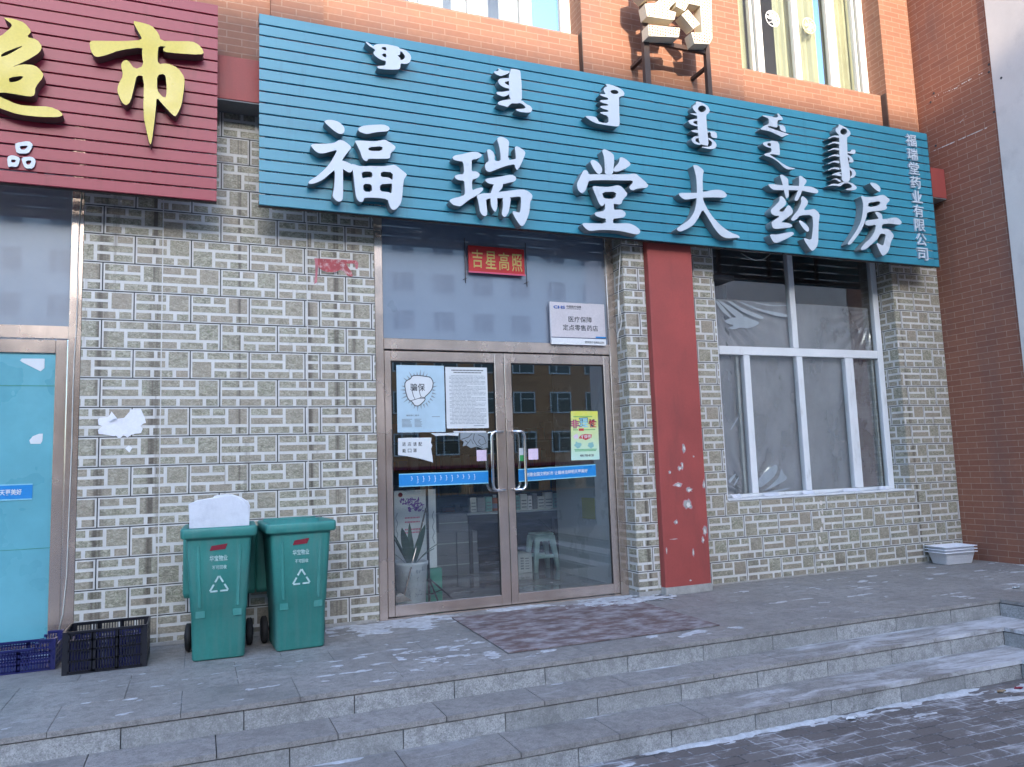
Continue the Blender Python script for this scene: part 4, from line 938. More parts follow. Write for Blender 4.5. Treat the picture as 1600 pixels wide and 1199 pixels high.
# blue strips
def strip(x0, x1, z0, z1, tilt, label):
    T_ = thing('blue_strip', (x0, YG, z0), label, 'sticker')
    mb_ = MB(); mb_.v = [(x0, YG-.002, z0), (x1, YG-.002, z0+tilt), (x1, YG-.002, z1+tilt), (x0, YG-.002, z1), (x0, YG-.0005, z0), (x1, YG-.0005, z0+tilt), (x1, YG-.0005, z1+tilt), (x0, YG-.0005, z1)]
    for q in ((0,1,2,3),(7,6,5,4),(0,4,5,1),(1,5,6,2),(2,6,7,3),(3,7,4,0)): mb_.face(q)
    mb_.build('sticker_sheet', M['bluestrip'], T_)
    e = MB()
    for (c, d) in ((z0, z0+.009), (z1-.009, z1)): e.quad([(x0, YG-.0024, c), (x1, YG-.0024, c+tilt), (x1, YG-.0024, d+tilt), (x0, YG-.0024, d)])
    e.build('wave_border', M['cyanink'], T_)
    return T_
T1 = strip(1.625, 2.456, 1.117, 1.232, .0, 'blue sticker strip with tiny Mongolian writing on the left glass door')
b = MB()
for k in range(12):
    x = 1.74+k*.053; h_ = (.03, .055, .045, .04, .05, .035, .04, .05, .02, .03, .035, .045)[k]; z = 1.205
    b.ribbon([(x, z), (x+.002, z-h_), (x-.008, z-h_-.006)], .0045, YG-.0026); b.ribbon([(x, z), (x-.008, z-.004)], .004, YG-.0027); b.ribbon([(x, z-h_*.5), (x+.009, z-h_*.5-.003)], .004, YG-.0028)
b.build('mongolian_text', M['whiteink'], T1)
T2 = strip(2.755, 3.567, 1.118, 1.236, .022, 'blue sticker strip with white Chinese slogan on the right glass door')
o = text_part('slogan_text', '创建全国文明城市 让锡林浩特明天更美好', 2.83, 3.475, 1.158, 1.196, YG-.0026, M['whiteink'], T2, .0006, .015)
for v in o.data.vertices: v.co.z += ((v.co.x+2.755)-2.755)*.027+.002
# slogan strip on supermarket door
T3 = strip(-1.9, -1.132, 1.14, 1.258, .0, 'blue slogan strip crossing the teal supermarket door')
text_part('slogan_text', '创建全国文明城市 让锡林浩特明天更美好', -1.84, -1.20, 1.178, 1.222, YG-.0026, M['whiteink'], T3, .0006, .015)
# small square notes and green card
def note(name, x0, x1, z0, z1, mt, lb, cat='note'):
    b_ = panel(x0, x1, z0, z1, YG-.002); tag(b_.build(name, M[mt]), lb, cat)
note('square_note', 2.350, 2.445, 1.322, 1.422, 'pinknote', 'small pinkish square note on the left glass door beside its handle')
note('square_note', 2.862, 2.962, 1.320, 1.422, 'pinknote', 'small pinkish square note on the right glass door beside the green card')
GC = thing('green_card', (2.79, YG, 1.31), 'narrow green and white card stuck behind the right door handle', 'card')
panel(2.768, 2.812, 1.31, 1.43, YG-.002).build('sheet', M['paper'], GC); panel(2.775, 2.812, 1.31, 1.365, YG-.003, .0006).build('green_print', M['greenink'], GC)
# strips of leftover tape and a torn black and white flyer
b = MB(); b.plate([U([(400,748),(640,745),(630,770),(540,765),(440,772)], YG-.002)], YG-.002, .001); b.plate([U([(590,730),(868,728),(865,742),(595,742)], YG-.002)], YG-.0015, .001); tag(b.build('tape_remnant', M['paper']), 'strips of torn white paper left under the posters on the left door', 'paper scrap')
TF = thing('torn_flyer', (2.38, YG, 1.43), 'torn grey flyer with dark ink drawing below the notice sheet', 'flyer')
P_ = U([(650,745),(885,745),(885,870),(840,880),(790,860),(740,875),(700,850),(670,860),(680,820),(650,800)], YG-.002); b = MB(); b.plate([P_], YG-.002, .001); b.build('sheet', M['greyink'], TF)
b = MB()
for ln in ([(660,800),(720,780),(750,750)], [(700,850),(740,800),(760,840)], [(770,750),(760,800),(790,850),(840,870)], [(800,760),(850,780),(870,830),(830,850),(800,820),(820,800)], [(720,830),(690,810)]): b.ribbon(U(ln, YG-.003), .006, YG-.003)
b.build('ink_drawing', M['ink'], TF)
# yellow campaign poster
YP = thing('yellow_poster', (3.46, YG, 1.30), 'yellow-green campaign poster with bubble lettering on the right glass door', 'poster')
b = MB(); b.plate([[(3.306, 1.302), (3.612, 1.302), (3.616, 1.772), (3.40, 1.775), (3.322, 1.772)]], YG-.002, .0012); b.build('sheet', M['yelposter'], YP)
for ch, a, c, z0_, z1_, mt in (('非', 3.322, 3.40, 1.612, 1.685, 'pinkink'), ('理', 3.412, 3.502, 1.617, 1.705, 'cyanink'), ('性', 3.514, 3.592, 1.612, 1.688, 'redink')):
    text_part('lettering_shadow', ch, a-.006, c+.006, z0_-.006, z1_+.006, YG-.0021, M['navy'], YP, .0004, .045)
    text_part('bubble_letter', ch, a, c, z0_, z1_, YG-.0028, M[mt], YP, .0004, .012)
b = MB(); q = (3.47, 1.525); b.plate([[(q[0]-.075, q[1]-.015), (q[0]-.05, q[1]+.018), (q[0]+.0, q[1]+.026), (q[0]+.07, q[1]+.02), (q[0]+.062, q[1]-.012), (q[0]+.0, q[1]-.034), (q[0]-.03, q[1]-.02)]], YG-.0026, .0005); b.box(3.40, 3.455, YG-.0026, YG-.0022, 1.582, 1.605); b.build('red_bubble', M['redink'], YP)
text_part('bubble_text', '不得传', 3.415, 3.53, 1.507, 1.543, YG-.0032, M['whiteink'], YP, .0005, .008)
b = MB()
for (x_, e, z_) in ((3.35, 3.55, 1.715), (3.34, 3.39, 1.588), (3.46, 3.58, 1.588), (3.345, 3.585, 1.398), (3.35, 3.57, 1.385)):
    while x_ < e: b.box(x_, x_+.010, YG-.0027, YG-.0022, z_, z_+.009); x_ += .0135
b.build('small_print', M['greenink'], YP)
b = MB(); 
for (a, c, z0_, z1_) in ((3.345, 3.42, 1.42, 1.475), (3.49, 3.56, 1.42, 1.475)): b.plate([chaikin(blob((a+c)/2, (z0_+z1_)/2, (c-a)/2, 0, int(a*1000)))], YG-.0026, .0005)
b.build('tinted_picture', M['mintp'], YP)
b = MB(); b.plate([chaikin(blob(3.37, 1.53, .03, 0, 4))], YG-.0026, .0005); b.build('pink_picture', M['pinknote'], YP)
text_part('phone_number', '400-700-8120', 3.40, 3.55, 1.333, 1.355, YG-.0024, M['ink'], YP, .0005, .03)
# torn papers
b = MB(); b.plate([[(px(150+x/9.99, 600+y/9.99, 1, -.009).x, px(150+x/9.99, 600+y/9.99, 1, -.009).z) for x, y in ((30,560),(60,530),(190,520),(240,450),(330,545),(440,530),(520,440),(540,400),(700,395),(735,470),(760,530),(780,610),(740,620),(690,660),(730,700),(700,770),(600,780),(540,800),(490,840),(430,795),(380,850),(345,850),(310,800),(280,820),(200,800),(40,780),(30,720),(100,660),(40,640))]], -.0095, .0025)
b.plate([[(px(150+x/9.99, 600+y/9.99, 1, -.03).x, px(150+x/9.99, 600+y/9.99, 1, -.03).z) for x, y in ((190,560),(240,430),(330,540),(270,550),(230,590))]], -.03, .002)
b.plate([[(px(150+x/9.99, 600+y/9.99, 1, -.009).x, px(150+x/9.99, 600+y/9.99, 1, -.009).z) for x, y in ((455,1010),(510,960),(565,1000),(520,1070))]], -.0085, .001)
tag(b.build('torn_paper', M['whitep']), 'ragged white paper remnant stuck on the left tiled wall', 'paper scrap')
rp = zm(480, 390, 10.9)
b = MB(); b.plate([rp([(180,160),(560,170),(830,200),(850,250),(820,260),(800,240),(660,240),(700,310),(760,390),(775,455),(740,465),(690,450),(620,370),(560,350),(480,340),(420,370),(340,370),(260,330),(190,300)], -.009)], -.0095, .002, 0)
b.plate([rp([(120,150),(840,190),(870,235),(860,330),(825,330),(815,240),(190,200),(175,400),(165,560),(120,590),(140,420),(135,230)], -.009)], -.0088, .002, 1)
b.plate([rp([(190,300),(260,330),(340,370),(420,370),(480,340),(560,345),(480,385),(410,385),(330,385),(250,350)], -.03)], -.03, .003, 0)
tag(b.build('torn_red_paper', [M['redpaper'], M['rededge']]), 'torn faded red paper hanging on the tiles left of the entrance', 'paper scrap')
for k, (org, pl, lb) in enumerate((((0, 480, 5.45), [(170,455),(185,438),(380,440),(378,520),(345,547),(190,470)], 'white paper scrap near the top of the teal door'), ((0, 480, 5.45), [(250,1135),(280,1100),(330,1080),(365,1078),(360,1140),(345,1165),(260,1165)], 'crumpled white paper scrap halfway down the teal door'))):
    b = MB(); b.plate([zm(*org)(pl, .045)], .045, .002); tag(b.build('paper_scrap', M['paper']), lb, 'paper scrap')

# ================================================================= WHEELED BINS
def make_bin():
    t = thing('wheeled_bin', (0, 0, 0), 'green wheeled bin', 'bin', 'green wheeled bins against the tiled wall')
    b = MB()
    rings = [rrect(.33, .40, .03, .0), rrect(.345, .415, .035, .012), rrect(.362, .432, .035, .33), rrect(.372, .440, .035, .335), rrect(.425, .50, .035, .80), rrect(.43, .505, .035, .815)]
    inner = [rrect(.475, .535, .03, .90), rrect(.44, .505, .03, .905), rrect(.41, .48, .03, .80), rrect(.33, .40, .03, .05)]
    b.loft(rings+[rrect(.43, .505, .035, .83)]+[rrect(.485, .555, .03, .835), rrect(.50, .57, .035, .845), rrect(.502, .572, .035, .895), rrect(.49, .56, .03, .908)]+inner, cap1=True)
    body = b.build('body', M['bin'], t, local=True)
    r_ = MB()   # moulded ribs and pads on the front face
    def fy(z): return -(.2+.0075+(.25-.2075)*z/.8)-.002
    for x in (-.125, .125):
        n0 = len(r_.v); a, b2 = .36, .78
        for (z_, hw) in ((a, .012), (b2, .016)):
            r_.v += [(x*(.9+.25*z_)-hw, fy(z_)+.006, z_), (x*(.9+.25*z_)-hw*.5, fy(z_)-.003, z_), (x*(.9+.25*z_)+hw*.5, fy(z_)-.003, z_), (x*(.9+.25*z_)+hw, fy(z_)+.006, z_)]
        for i in range(3): r_.face([n0+i, n0+i+1, n0+5+i, n0+4+i])
    for x in (-.12, .12): r_.box(x-.03, x+.03, fy(.3)-.0, fy(.3)+.02, .29, .335)
    r_.build('moulded_rib', M['bin'], t, local=True)
    l = MB()    # lid hanging open behind
    l.loft([rrect(.50, .045, .02, .36, 0, .315), rrect(.52, .05, .02, .40, 0, .315), rrect(.52, .05, .02, .84, 0, .305), rrect(.47, .035, .015, .885, 0, .30)]); l.build('lid', M['bin'], t, local=True)
    h_ = MB(); h_.tube([(-.2, .30, .905), (.2, .30, .905)], .013, 8); h_.build('hinge_bar', M['bin'], t, local=True)
    for sx in (-1, 1):
        w_ = MB(); rg = []
        for (x, r) in ((0, .06), (.004, .085), (.012, .098), (.038, .098), (.046, .085), (.05, .06)): rg.append([(sx*(.185+x), .17+r*math.cos(2*math.pi*k/24), .1+r*math.sin(2*math.pi*k/24)) for k in range(24)])
        w_.loft(rg); wh = w_.build('wheel', M['rubber'], t, local=True)
        hb = MB(); hb.tube([(sx*.234, .17, .1), (sx*.239, .17, .1)], .03, 12); hb.build('hub', M['blackp'], wh, local=True)
    ax = MB(); ax.tube([(-.19, .17, .1), (.19, .17, .1)], .012, 8); ax.build('axle', M['darkmetal'], t, local=True)
    def fyy(z): return fy(z)-.0015
    s_ = MB(); s_.v = [(-.062, fyy(.745)-.001, .745), (.040, fyy(.752)-.001, .752), (.055, fyy(.79)-.001, .79), (-.05, fyy(.778)-.001, .778)]; s_.face([0, 1, 2, 3]); s_.build('red_sticker', M['darkred'], t, local=True)
    def ptext(nm, s2, a, c, z0_, z1_, bold, mt):
        o_ = text_part(nm, s2, a, c, z0_, z1_, 0, mt, t, .0006, bold, local=True)
        for v in o_.data.vertices: v.co.y += fyy(v.co.z)
        return o_
    ptext('print', '华宝物业', -.062, .055, .672, .712, .02, M['fadedink']); ptext('print', '不可回收', -.045, .05, .615, .643, .015, M['fadedink'])
    tr = MB(); A = [(-.06, .465), (.062, .468), (0, .572)]
    def seg(p, q, a, c): return [(p[0]+(q[0]-p[0])*a, p[1]+(q[1]-p[1])*a), (p[0]+(q[0]-p[0])*c, p[1]+(q[1]-p[1])*c)]
    for i in range(3):
        p, q = A[i], A[(i+1) % 3]
        for (a, c) in ((.03, .42), (.56, .97)): tr.ribbon(seg(p, q, a, c), .012, 0)
    o_ = tr.build('recycling_mark', M['fadedink'], t, local=True)
    for v in o_.data.vertices: v.co.y += fyy(v.co.z)-.0006
    return t
B1 = make_bin(); B1.location = (.150, -.515, .004); B1.rotation_euler.z = R(-2)
B1['label'] = 'left green wheeled bin with white foam boards sticking out and worn print'
B2 = copy_tree(B1); B2.location = (.690, -.50, .004); B2.rotation_euler.z = R(2.5)
B2['label'] = 'right green wheeled bin standing open and empty with clear white print'
# foam boards in the left bin
for k, (pl, Y, lb) in enumerate((([(100,100),(370,55),(440,75),(498,150),(490,280),(110,295),(104,180)], -.56, 'front sheet of white foam board standing in the left green bin'), ([(240,66),(370,48),(440,70),(500,105),(498,200),(488,285),(200,280)], -.51, 'rear sheet of white foam board standing in the left green bin'))):
    pts = zm(270, 760, 4.135)(pl, Y); b = MB(); pts = [(x, max(z, .55)) for x, z in chaikin(pts)]
    lo = [(pts[-1][0]+.02, .5), (pts[len(pts)//2][0]-.02, .5)]
    zs_ = [p[1] for p in pts]
    P2 = [p if p[1] > .93 else (p[0], .62) for p in pts]
    b.plate([P2], Y, .025); tag(b.build('foam_board', M['foam'], bevel=.006), lb, 'foam board', 'foam boards in the bin')

# ================================================================= CRATES AND TRAYS
def crate(name, x0, x1, y0, y1, z0, h, mt, lb, dip=0, nv=9, grp=None):
    b = MB(); t = .012
    b.box(x0, x1, y0, y1, z0, z0+.008)
    for (a, c) in ((x0, y0), (x1-.035, y0), (x0, y1-.02), (x1-.035, y1-.02)): b.box(a, a+.035, c, c+.02, z0+.008, z0+h)
    def side(fixed, ax, a, c):
        n = int((c-a)/.0165)
        def bb(u0, u1, v0, v1, th=t):
            if ax == 0: b.box(u0, u1, fixed, fixed+th*.5, v0, v1)
            else: b.box(fixed, fixed+th*.5, u0, u1, v0, v1)
        mid = 1
        for i in range(n):
            u = a+(c-a)*(i+.5)/n; s_ = abs((u-a)/(c-a)-.5)*2
            top = h-dip*(1 if s_ < .62 else max(0, 1-(s_-.62)/.16))
            bb(u-.0035, u+.0035, z0+.008, z0+top-.012)
        for f_ in (.0, .25, .5, .72): bb(a, c, z0+.008+f_*(h-dip), z0+.02+f_*(h-dip), t*1.1)
        K = 24
        for i in range(K):
            u0_, u1_ = a+(c-a)*i/K, a+(c-a)*(i+1)/K; s_ = abs((i+.5)/K-.5)*2; top = h-dip*(1 if s_ < .62 else max(0, 1-(s_-.62)/.16))
            bb(u0_, u1_+.001, z0+top-.02, z0+top, t*1.8)
        for f_ in (.33, .66): bb(a+(c-a)*f_-.012, a+(c-a)*f_+.012, z0+.008, z0+h-dip-.015, t*1.15)
    side(y0, 0, x0+.03, x1-.03); side(y1-.01, 0, x0+.03, x1-.03); side(x0, 1, y0+.02, y1-.02); side(x1-.008, 1, y0+.02, y1-.02)
    return tag(b.build(name, mt), lb, 'crate', grp)
crate('plastic_crate', -.815, -.31, -.665, -.30, .002, .275, M['blackp'], 'black slotted plastic crate on the porch beside the tiled wall')
crate('plastic_crate', -.775, -.35, -.62, -.34, .014, .20, M['bluep'], 'small blue slotted crate nested inside the black crate')
crate('plastic_crate', -1.50, -.885, -.43, -.09, .002, .205, M['bluep'], 'low blue slotted crate with dipped sides before the teal door', dip=.05)
for k in range(3):
    z = .004+.032*k; b = MB()
    rings = [rrect(.47, .25, .03, z), rrect(.485, .262, .03, z+.006), rrect(.56, .32, .03, z+.125), rrect(.62, .375, .03, z+.128), rrect(.62, .375, .03, z+.136), rrect(.55, .31, .03, z+.136), rrect(.47, .25, .03, z+.010)]
    b.loft(rings)
    if k == 0:
        for i in range(22):
            x = -.21+.42*i/21; b.v += [(x-.003, -.131, .012), (x+.003, -.131, .012), (x*1.12+.003, -.156, .11), (x*1.12-.003, -.156, .11)]; n = len(b.v); b.face([n-4, n-3, n-2, n-1])
    o = b.build('plastic_tray', M['whitep'], local=True); o.location = (7.94, -.20, 0); o.rotation_euler.z = R(-6); o.data.transform(Matrix.Diagonal((.76, .8, 1, 1)))
    tag(o, ('bottom', 'middle', 'top')[k]+' white plastic tray of the stack in the corner by the brick wall', 'tray', 'nested white trays in the corner')

# ================================================================= MAT
b = MB(); b.box(2.0, 3.73, -1.60, -.19, .0045, .010)
o = b.build('door_mat', M['mat'])
for v in o.data.vertices:
    if v.co.y < 0: v.co.x -= .045
tag(o, 'worn reddish brown entrance carpet with trodden snow before the glass doors', 'mat')
b = MB(); b.quad([(1.955, -1.612, .0042), (3.69, -1.612, .0042), (3.735, -.18, .0042), (1.985, -.18, .0042)]); 

# ================================================================= INSIDE THE PHARMACY
ST = thing('display_stand', (1.95, .75, 0), 'white promotional standee with purple print behind the left glass door', 'standee')
b = MB(); b.box(1.74, 2.15, .72, .74, .32, 1.07); b.build('board', M['paper'], ST); b = MB(); b.box(1.86, 2.19, .70, .745, .005, .315); b.build('green_base', M['jadep'], ST)
b = MB(); rr = random.Random(9)
for (a, c, z0_, z1_) in ((1.79, 1.99, .93, .985), (1.87, 2.02, .865, .925)):
    for k in range(60):
        x = rr.uniform(a, c); z = rr.uniform(z0_, z1_); d = rr.choice(((.018, 0), (0, .018), (.012, .012))); b.ribbon([(x, z), (x+d[0], z+d[1])], .0085, .7185-.0001*k)
b.build('purple_lettering', M['purpleink'], ST)
b = MB()
for z in (.80, .76, .69, .66):
    x = 1.84
    while x < 1.98: b.box(x, x+.010, .7175, .7195, z, z+.014); x += .015
b.build('pink_lettering', M['pinkink'], ST)
b = MB(); b.ribbon([(1.76+.008*math.sin(z*60), z) for z in [.55+.01*k for k in range(32)]], .008, .7185); b.ribbon([(2.12+.008*math.sin(z*60), z) for z in [.55+.01*k for k in range(32)]], .008, .7185); b.build('wavy_border', M['greyink'], ST)
b = MB(); b.tube([(1.80, .719, 1.03), (1.80, .717, 1.03)], .022, 16); b.build('round_emblem', M['darkred'], ST)
PT = thing('potted_plant', (1.83, .48, 0), 'broad-leaved plant in a white patterned pot behind the left glass door', 'plant')
b = MB(); b.loft([circ(.105, .006, 1.83, .48), circ(.125, .03, 1.83, .48), circ(.148, .38, 1.83, .48), circ(.158, .40, 1.83, .48), circ(.158, .425, 1.83, .48), circ(.145, .425, 1.83, .48), circ(.14, .38, 1.83, .48)]); pt_ = b.build('pot', M['potp'], PT)
b = MB(); rr = random.Random(3)
for k in range(34): 
    a = rr.uniform(-2.4, -.9); z = rr.uniform(.12, .36); r = .128+.02*(z/.38)+.004; x, y = 1.83+r*math.cos(a), .48+r*math.sin(a); b.tube([(x, y, z), (x+rr.uniform(-.02, .02), y-.001, z+rr.uniform(-.02, .03))], .0035, 5)
b.build('painted_pattern', M['greyink'], pt_)
for k, (a, ln, lean, wd) in enumerate(((-2.2, .42, .42, .085), (-1.1, .44, .40, .09), (.3, .40, .25, .05), (2.4, .36, .45, .045), (1.4, .4, .12, .05), (-1.7, .30, .2, .045), (-.2, .26, .85, .035), (3.0, .26, .9, .035), (-.6, .22, .9, .03), (-2.8, .34, .5, .04))):
    b = MB(); n = 8; dx, dy = math.cos(a), math.sin(a)
    for i in range(n+1):
        t_ = i/n; rad = .03+lean*ln*t_+.0*t_; z = .39+ln*t_*(1-.35*lean*t_); w_ = wd*math.sin(math.pi*min(.999, .12+.88*t_))**.7*.5 if t_ < 1 else .001
        c = Vector((1.83+dx*rad, .48+dy*rad, z)); s2 = Vector((-dy, dx, 0))
        b.v += [tuple(c-s2*w_), tuple(c+Vector((0, 0, -.006))), tuple(c+s2*w_)]
    for i in range(n):
        for j in (0, 1): b.face([3*i+j, 3*i+j+1, 3*i+4+j, 3*i+3+j], 0, .5, True)
    b.build('leaf', M['leaf'], PT)
TR = thing('tripod_stand', (2.03, .62, 0), 'black tripod display stand just inside the left glass door', 'stand')
b = MB(); b.tube([(2.03, .60, .03), (2.03, .60, 1.15)], .013, 8); b.build('pole', M['blackp'], TR)
for (dx, dy) in ((.25, .02), (-.24, .06), (.02, -.3)):
    b = MB(); b.tube([(2.03, .6, .24), (2.03+dx, .6+dy, .012)], .009, 6); b.tube([(2.03, .6, .09), (2.03+dx*.5, .6+dy*.5, .12)], .006, 6); b.build('leg', M['blackp'], TR)
MP2 = thing('dustpan', (1.68, .3, 0), 'long-handled dustpan leaning behind the left glass door', 'dustpan')
b = MB(); b.tube([(1.70, .26, .14), (1.99, .50, .90)], .008, 8); b.build('handle', M['metal'], MP2)
b = MB(); P_ = zm(600, 740, 5.45)([(90,1050),(145,1020),(180,1045),(240,1085),(90,1105)], .25); b.plate([P_], .25, .012); b.build('pan', M['metal'], MP2)
TB = thing('display_table', (3.8, 2.5, 0), 'pale display table with dark legs inside the pharmacy', 'table')
b = MB(); b.cbox(3.0, 4.42, 2.30, 2.85, .70, .725, .003); b.build('tabletop', M['partition'], TB)
b = MB(); b.box(3.02, 4.40, 2.32, 2.34, .60, .699); b.build('apron', M['shelfdark'], TB)
for (x, y) in ((3.05, 2.34), (4.36, 2.34), (3.05, 2.8), (4.36, 2.8)): b = MB(); b.box(x-.02, x+.02, y-.02, y+.02, .005, .698); b.build('leg', M['shelfdark'], TB)
b = MB(); b.tube([(4.34, 2.34, .25), (3.9, 2.34, .66)], .012, 6); b.build('brace', M['shelfdark'], TB)
rr = random.Random(11); x = 3.08; k = 0
kinds = (('paper', 'white'), ('carton', 'grey'), ('mintp', 'mint green'), ('orangep', 'orange-brown'), ('orangep', 'orange-brown'), ('orangep', 'orange-brown'), ('mintp', 'mint green'), ('paper', 'white'), ('whitep', 'white'), ('carton', 'grey'), ('paper', 'white'), ('paper', 'white'), ('mintp', 'mint green'))
ordn = ('first', 'second', 'third', 'fourth', 'fifth', 'sixth', 'seventh', 'eighth', 'ninth', 'tenth', 'eleventh', 'twelfth', 'thirteenth')
for mt, nm in kinds:
    if mt == 'orangep':
        T_ = thing('medicine_bottle', (x+.045, 2.45, .726), ordn[k]+' item from the left in the row on the display table, an orange-brown bottle', 'bottle', 'medicine packs on the display table')
        b = MB(); c = (x+.045, 2.45); b.loft([circ(.040, .727, *c), circ(.042, .735, *c), circ(.042, .86, *c), circ(.03, .885, *c), circ(.022, .89, *c)]); b.build('bottle_body', M[mt], T_)
        b = MB(); b.loft([circ(.024, .891, *c), circ(.024, .925, *c)]); b.build('cap', M['paper'], T_); b = MB(); b.loft([circ(.0428, .76, *c), circ(.0428, .82, *c)], cap0=False, cap1=False); b.build('bottle_label', M['carton'], T_)
        x += .10
    else:
        wd = rr.uniform(.055, .11); h_ = rr.uniform(.15, .2); T_ = thing('medicine_box', (x+wd/2, 2.45, .726), ordn[k]+' item from the left in the row on the display table, a '+nm+' box', 'box', 'medicine packs on the display table')
        b = MB(); b.cbox(x, x+wd, 2.40, 2.48, .7265, .7265+h_, .002); b.build('pack', M[mt], T_)
        b = MB()
        for q in range(3): b.box(x+.012, x+wd-.012, 2.398, 2.3995, .75+q*.04, .765+q*.04)
        b.build('pack_print', M['greyink'], T_)
        x += wd+.008
    k += 1
SO = thing('plastic_stool', (3.9, 2.14, 0), 'pale green plastic stool in front of the display table', 'stool')
b = MB(); cx_, cy_ = 3.88, 2.12; b.loft([rrect(.25, .25, .04, .425, cx_, cy_), rrect(.26, .26, .045, .44, cx_, cy_), rrect(.25, .25, .045, .452, cx_, cy_)]); b.build('seat', M['stoolp'], SO)
for sx in (-1, 1):
    for sy in (-1, 1):
        b = MB(); b.loft([rrect(.045, .045, .008, .006, cx_+sx*.145, cy_+sy*.145), rrect(.055, .05, .008, .2, cx_+sx*.125, cy_+sy*.125), rrect(.07, .06, .008, .424, cx_+sx*.095, cy_+sy*.095)]); b.build('leg', M['stoolp'], SO)
b = MB()
for sy in (-1, 1): b.box(cx_-.125, cx_+.125, cy_+sy*.13-.008, cy_+sy*.13+.008, .16, .20); b.box(cx_-.1, cx_+.1, cy_+sy*.11-.008, cy_+sy*.11+.008, .36, .424)
b.build('stretcher', M['stoolp'], SO)
BX = thing('carton_box', (3.6, 2.12, 0), 'white printed carton on the floor beside the green stool', 'box'); b = MB(); b.cbox(3.40, 3.70, 2.0, 2.25, .006, .235, .003); b.build('carton', M['paper'], BX)
b = MB(); 
for q in range(5): b.box(3.55, 3.59, 1.997, 1.9995, .05+q*.03, .068+q*.03); b.box(3.61, 3.66, 1.997, 1.9995, .05+q*.03, .06+q*.03)
b.build('carton_print', M['greyink'], BX)
for k, (x, z, wd, h_, lb) in enumerate(((2.60, .006, .27, .24, 'bottom left'), (2.88, .006, .27, .24, 'bottom right'), (2.61, .248, .26, .26, 'upper left'), (2.88, .248, .26, .26, 'upper right'), (2.66, .51, .40, .22, 'topmost'))):
    T_ = thing('stacked_carton', (x+wd/2, 2.5, z), lb+' grey carton of the stack inside the pharmacy', 'box', 'cartons stacked inside the pharmacy'); b = MB(); b.cbox(x, x+wd, 2.35, 2.7, z, z+h_, .003); b.build('carton', M['carton'], T_); b = MB(); b.box(x+.002, x+wd-.002, 2.3485, 2.3497, z+h_*.48, z+h_*.53); b.build('tape', M['partition'], T_)
b = MB(); b.box(4.012, 4.018, .95, 1.25, .66, .89); tag(b.build('yellow_note', M['yellowp']), 'yellow-green paper stuck on the white partition inside', 'note')

for k, (a, b_, mt, nm, lb, ct) in enumerate(((1565, 1079, 'oakp', 'dry_leaf', 'curled brown dry leaf on the frosty pavers near the right edge', 'leaf'), (1331, 1121, 'paper', 'paper_scrap', 'small white paper scrap lying on the snow at the foot of the steps', 'litter'), (1588, 920, 'paper', 'paper_scrap', 'small white paper scrap lying on the porch slabs at the far right', 'litter'), (1592, 1074, 'darkred', 'dry_leaf', 'dark red dry leaf on the pavers at the very right edge', 'leaf'))):
    q = px(a, b_, 2, 0 if b_ < 1000 else -.40); b = MB(); rr = random.Random(k); n = 7; z0_ = .004 if b_ < 1000 else -.411
    for i in range(n+1):
        w_ = .022*math.sin(math.pi*min(.97, .08+i/n)); x = q.x-.045+.09*i/n
        b.v += [(x, q.y-w_, z0_+.010*rr.random()+.004), (x, q.y, z0_+.001), (x, q.y+w_, z0_+.012*rr.random()+.004)]
    for i in range(n):
        for j in (0, 1): b.face([3*i+j, 3*i+3+j, 3*i+4+j, 3*i+j+1], 0, .5, True)
    tag(b.build(nm, M[mt]), lb, ct)

# ================================================================= SNOW
def snow(name, x0, x1, y0, y1, base, mask, thick, res=.012, seed=0):
    b = MB(); nx_, ny_ = int((x1-x0)/res), int((y1-y0)/res); idx = {}
    def mv(i, j): return mask(x0+i*res, y0+j*res)
    val = {}
    for i in range(nx_+1):
        for j in range(ny_+1): val[i, j] = mv(i, j)
    def vid(i, j):
        if (i, j) not in idx:
            v_ = max(0, val[i, j]); x, y = x0+i*res, y0+j*res
            idx[i, j] = len(b.v); b.v.append((x, y, base-.001+thick*min(1, v_*3)*(.6+.4*noise.noise(Vector((x*18, y*18, seed)))) if v_ > 0 else base-.002))
        return idx[i, j]
    for i in range(nx_):
        for j in range(ny_):
            c = [(i, j), (i+1, j), (i+1, j+1), (i, j+1)]
            if sum(1 for q in c if val[q] > 0) >= 2: b.face([vid(*q) for q in c], 0, .5, True)
    if b.f: tag(b.build(name, M['snow']), kind='stuff')
fr_ = lambda x, y, s, o=0, ax=1, ay=1: noise.fractal(Vector((x*s*ax, y*s*ay, o)), .7, 2.1, 5)
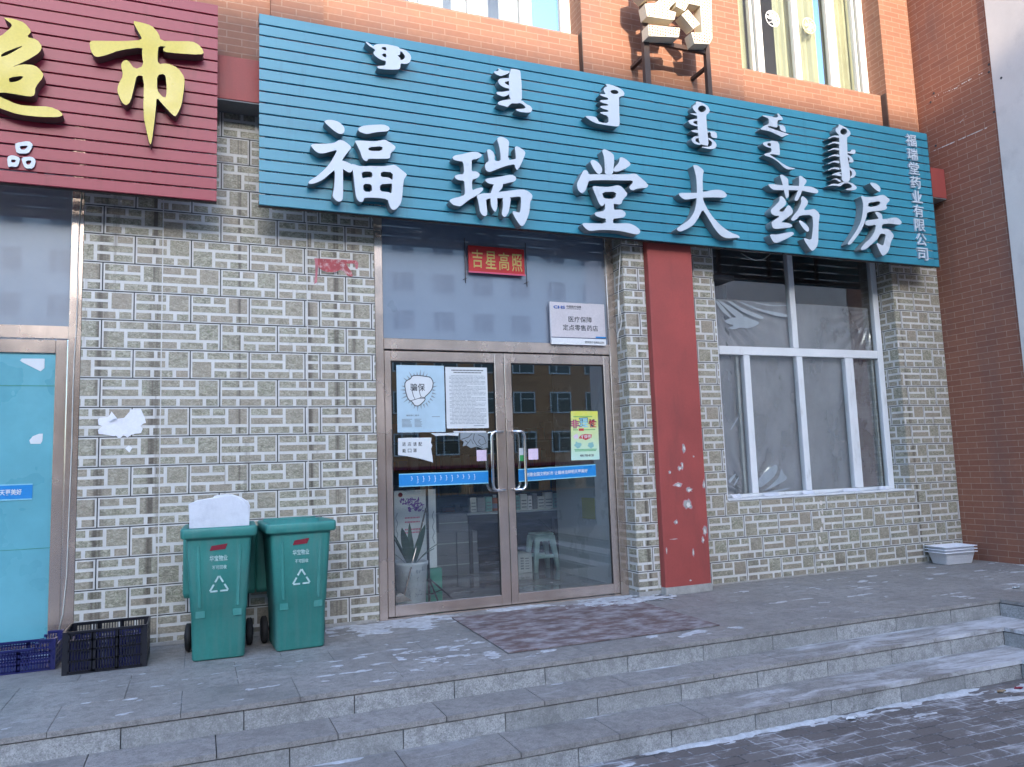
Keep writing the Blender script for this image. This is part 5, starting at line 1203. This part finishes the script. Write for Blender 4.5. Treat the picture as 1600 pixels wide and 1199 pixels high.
def hump(x, y, cx, cy, rx, ry): return 1-((x-cx)/rx)**2-((y-cy)/ry)**2
snow('snow', .95, 2.25, -.62, .02, 0, lambda x, y: min(1, hump(x, y, 1.45, -.2, .62, .26))*.45+fr_(x, y, 5, 1, 1, 1.6)*.75-.02, .007, .010)
snow('snow', 1.25, 2.7, -1.75, -.8, 0, lambda x, y: hump(x, y, 1.75, -1.4, .75, .45)*.2+fr_(x, y, 6.5, 2, .8, 1.5)*.9-.27, .006, .010)
snow('snow', 3.0, 4.15, -.5, -.05, .010, lambda x, y: hump(x, y, 3.6, -.28, .5, .17)*.4+fr_(x, y, 8, 3, .7, 2)*.8-.08, .010, .010)
snow('snow', 1.6, 3.86, -.16, .02, .0, lambda x, y: .16+fr_(x, y, 7, 4, .35, 1)*.8-abs(y+.04)*3.5, .012, .010)
snow('snow', 3.0, 3.8, -1.78, -1.6, 0, lambda x, y: fr_(x, y, 6, 5, .8, 1.6)-.1, .005, .012)
snow('snow', 4.2, 8.3, -1.85, -.25, 0, lambda x, y: fr_(x, y, 5, 6, .6, 2)*.9-.42, .004, .016)
snow('snow', -1.2, 1.2, -1.85, -.85, 0, lambda x, y: fr_(x, y, 7, 16, .6, 2)*.9-.44, .004, .014)
snow('snow', 1.2, 6.31, -2.10, -1.921, -.14, lambda x, y: .03+fr_(x, y, 4.2, 7, .35, 1.2)*.22+min(.10, max(0, x-4.6)*.06)-(-1.92-y)*4.2, .012, .010)
snow('snow', .3, 5.92, -2.42, -2.221, -.28, lambda x, y: .03+fr_(x, y, 4.2, 8, .35, 1.2)*.22+min(.12, max(0, x-4.0)*.06)-(-2.22-y)*4.0, .012, .010)
snow('snow', 1.0, 5.61, -3.3, -2.561, -.415, lambda x, y: .10+fr_(x, y, 3.6, 9, .5, 2.0)*.55-(-2.56-y)*(1.9 if x < 3.8 else max(.75, 1.9-(x-3.8)*1.4)), .016, .012)
snow('snow', 8.0, 8.37, -1.6, -.0, 0, lambda x, y: .1+fr_(x, y, 5, 10)*.5-(8.37-x)*3.5, .02, .015)
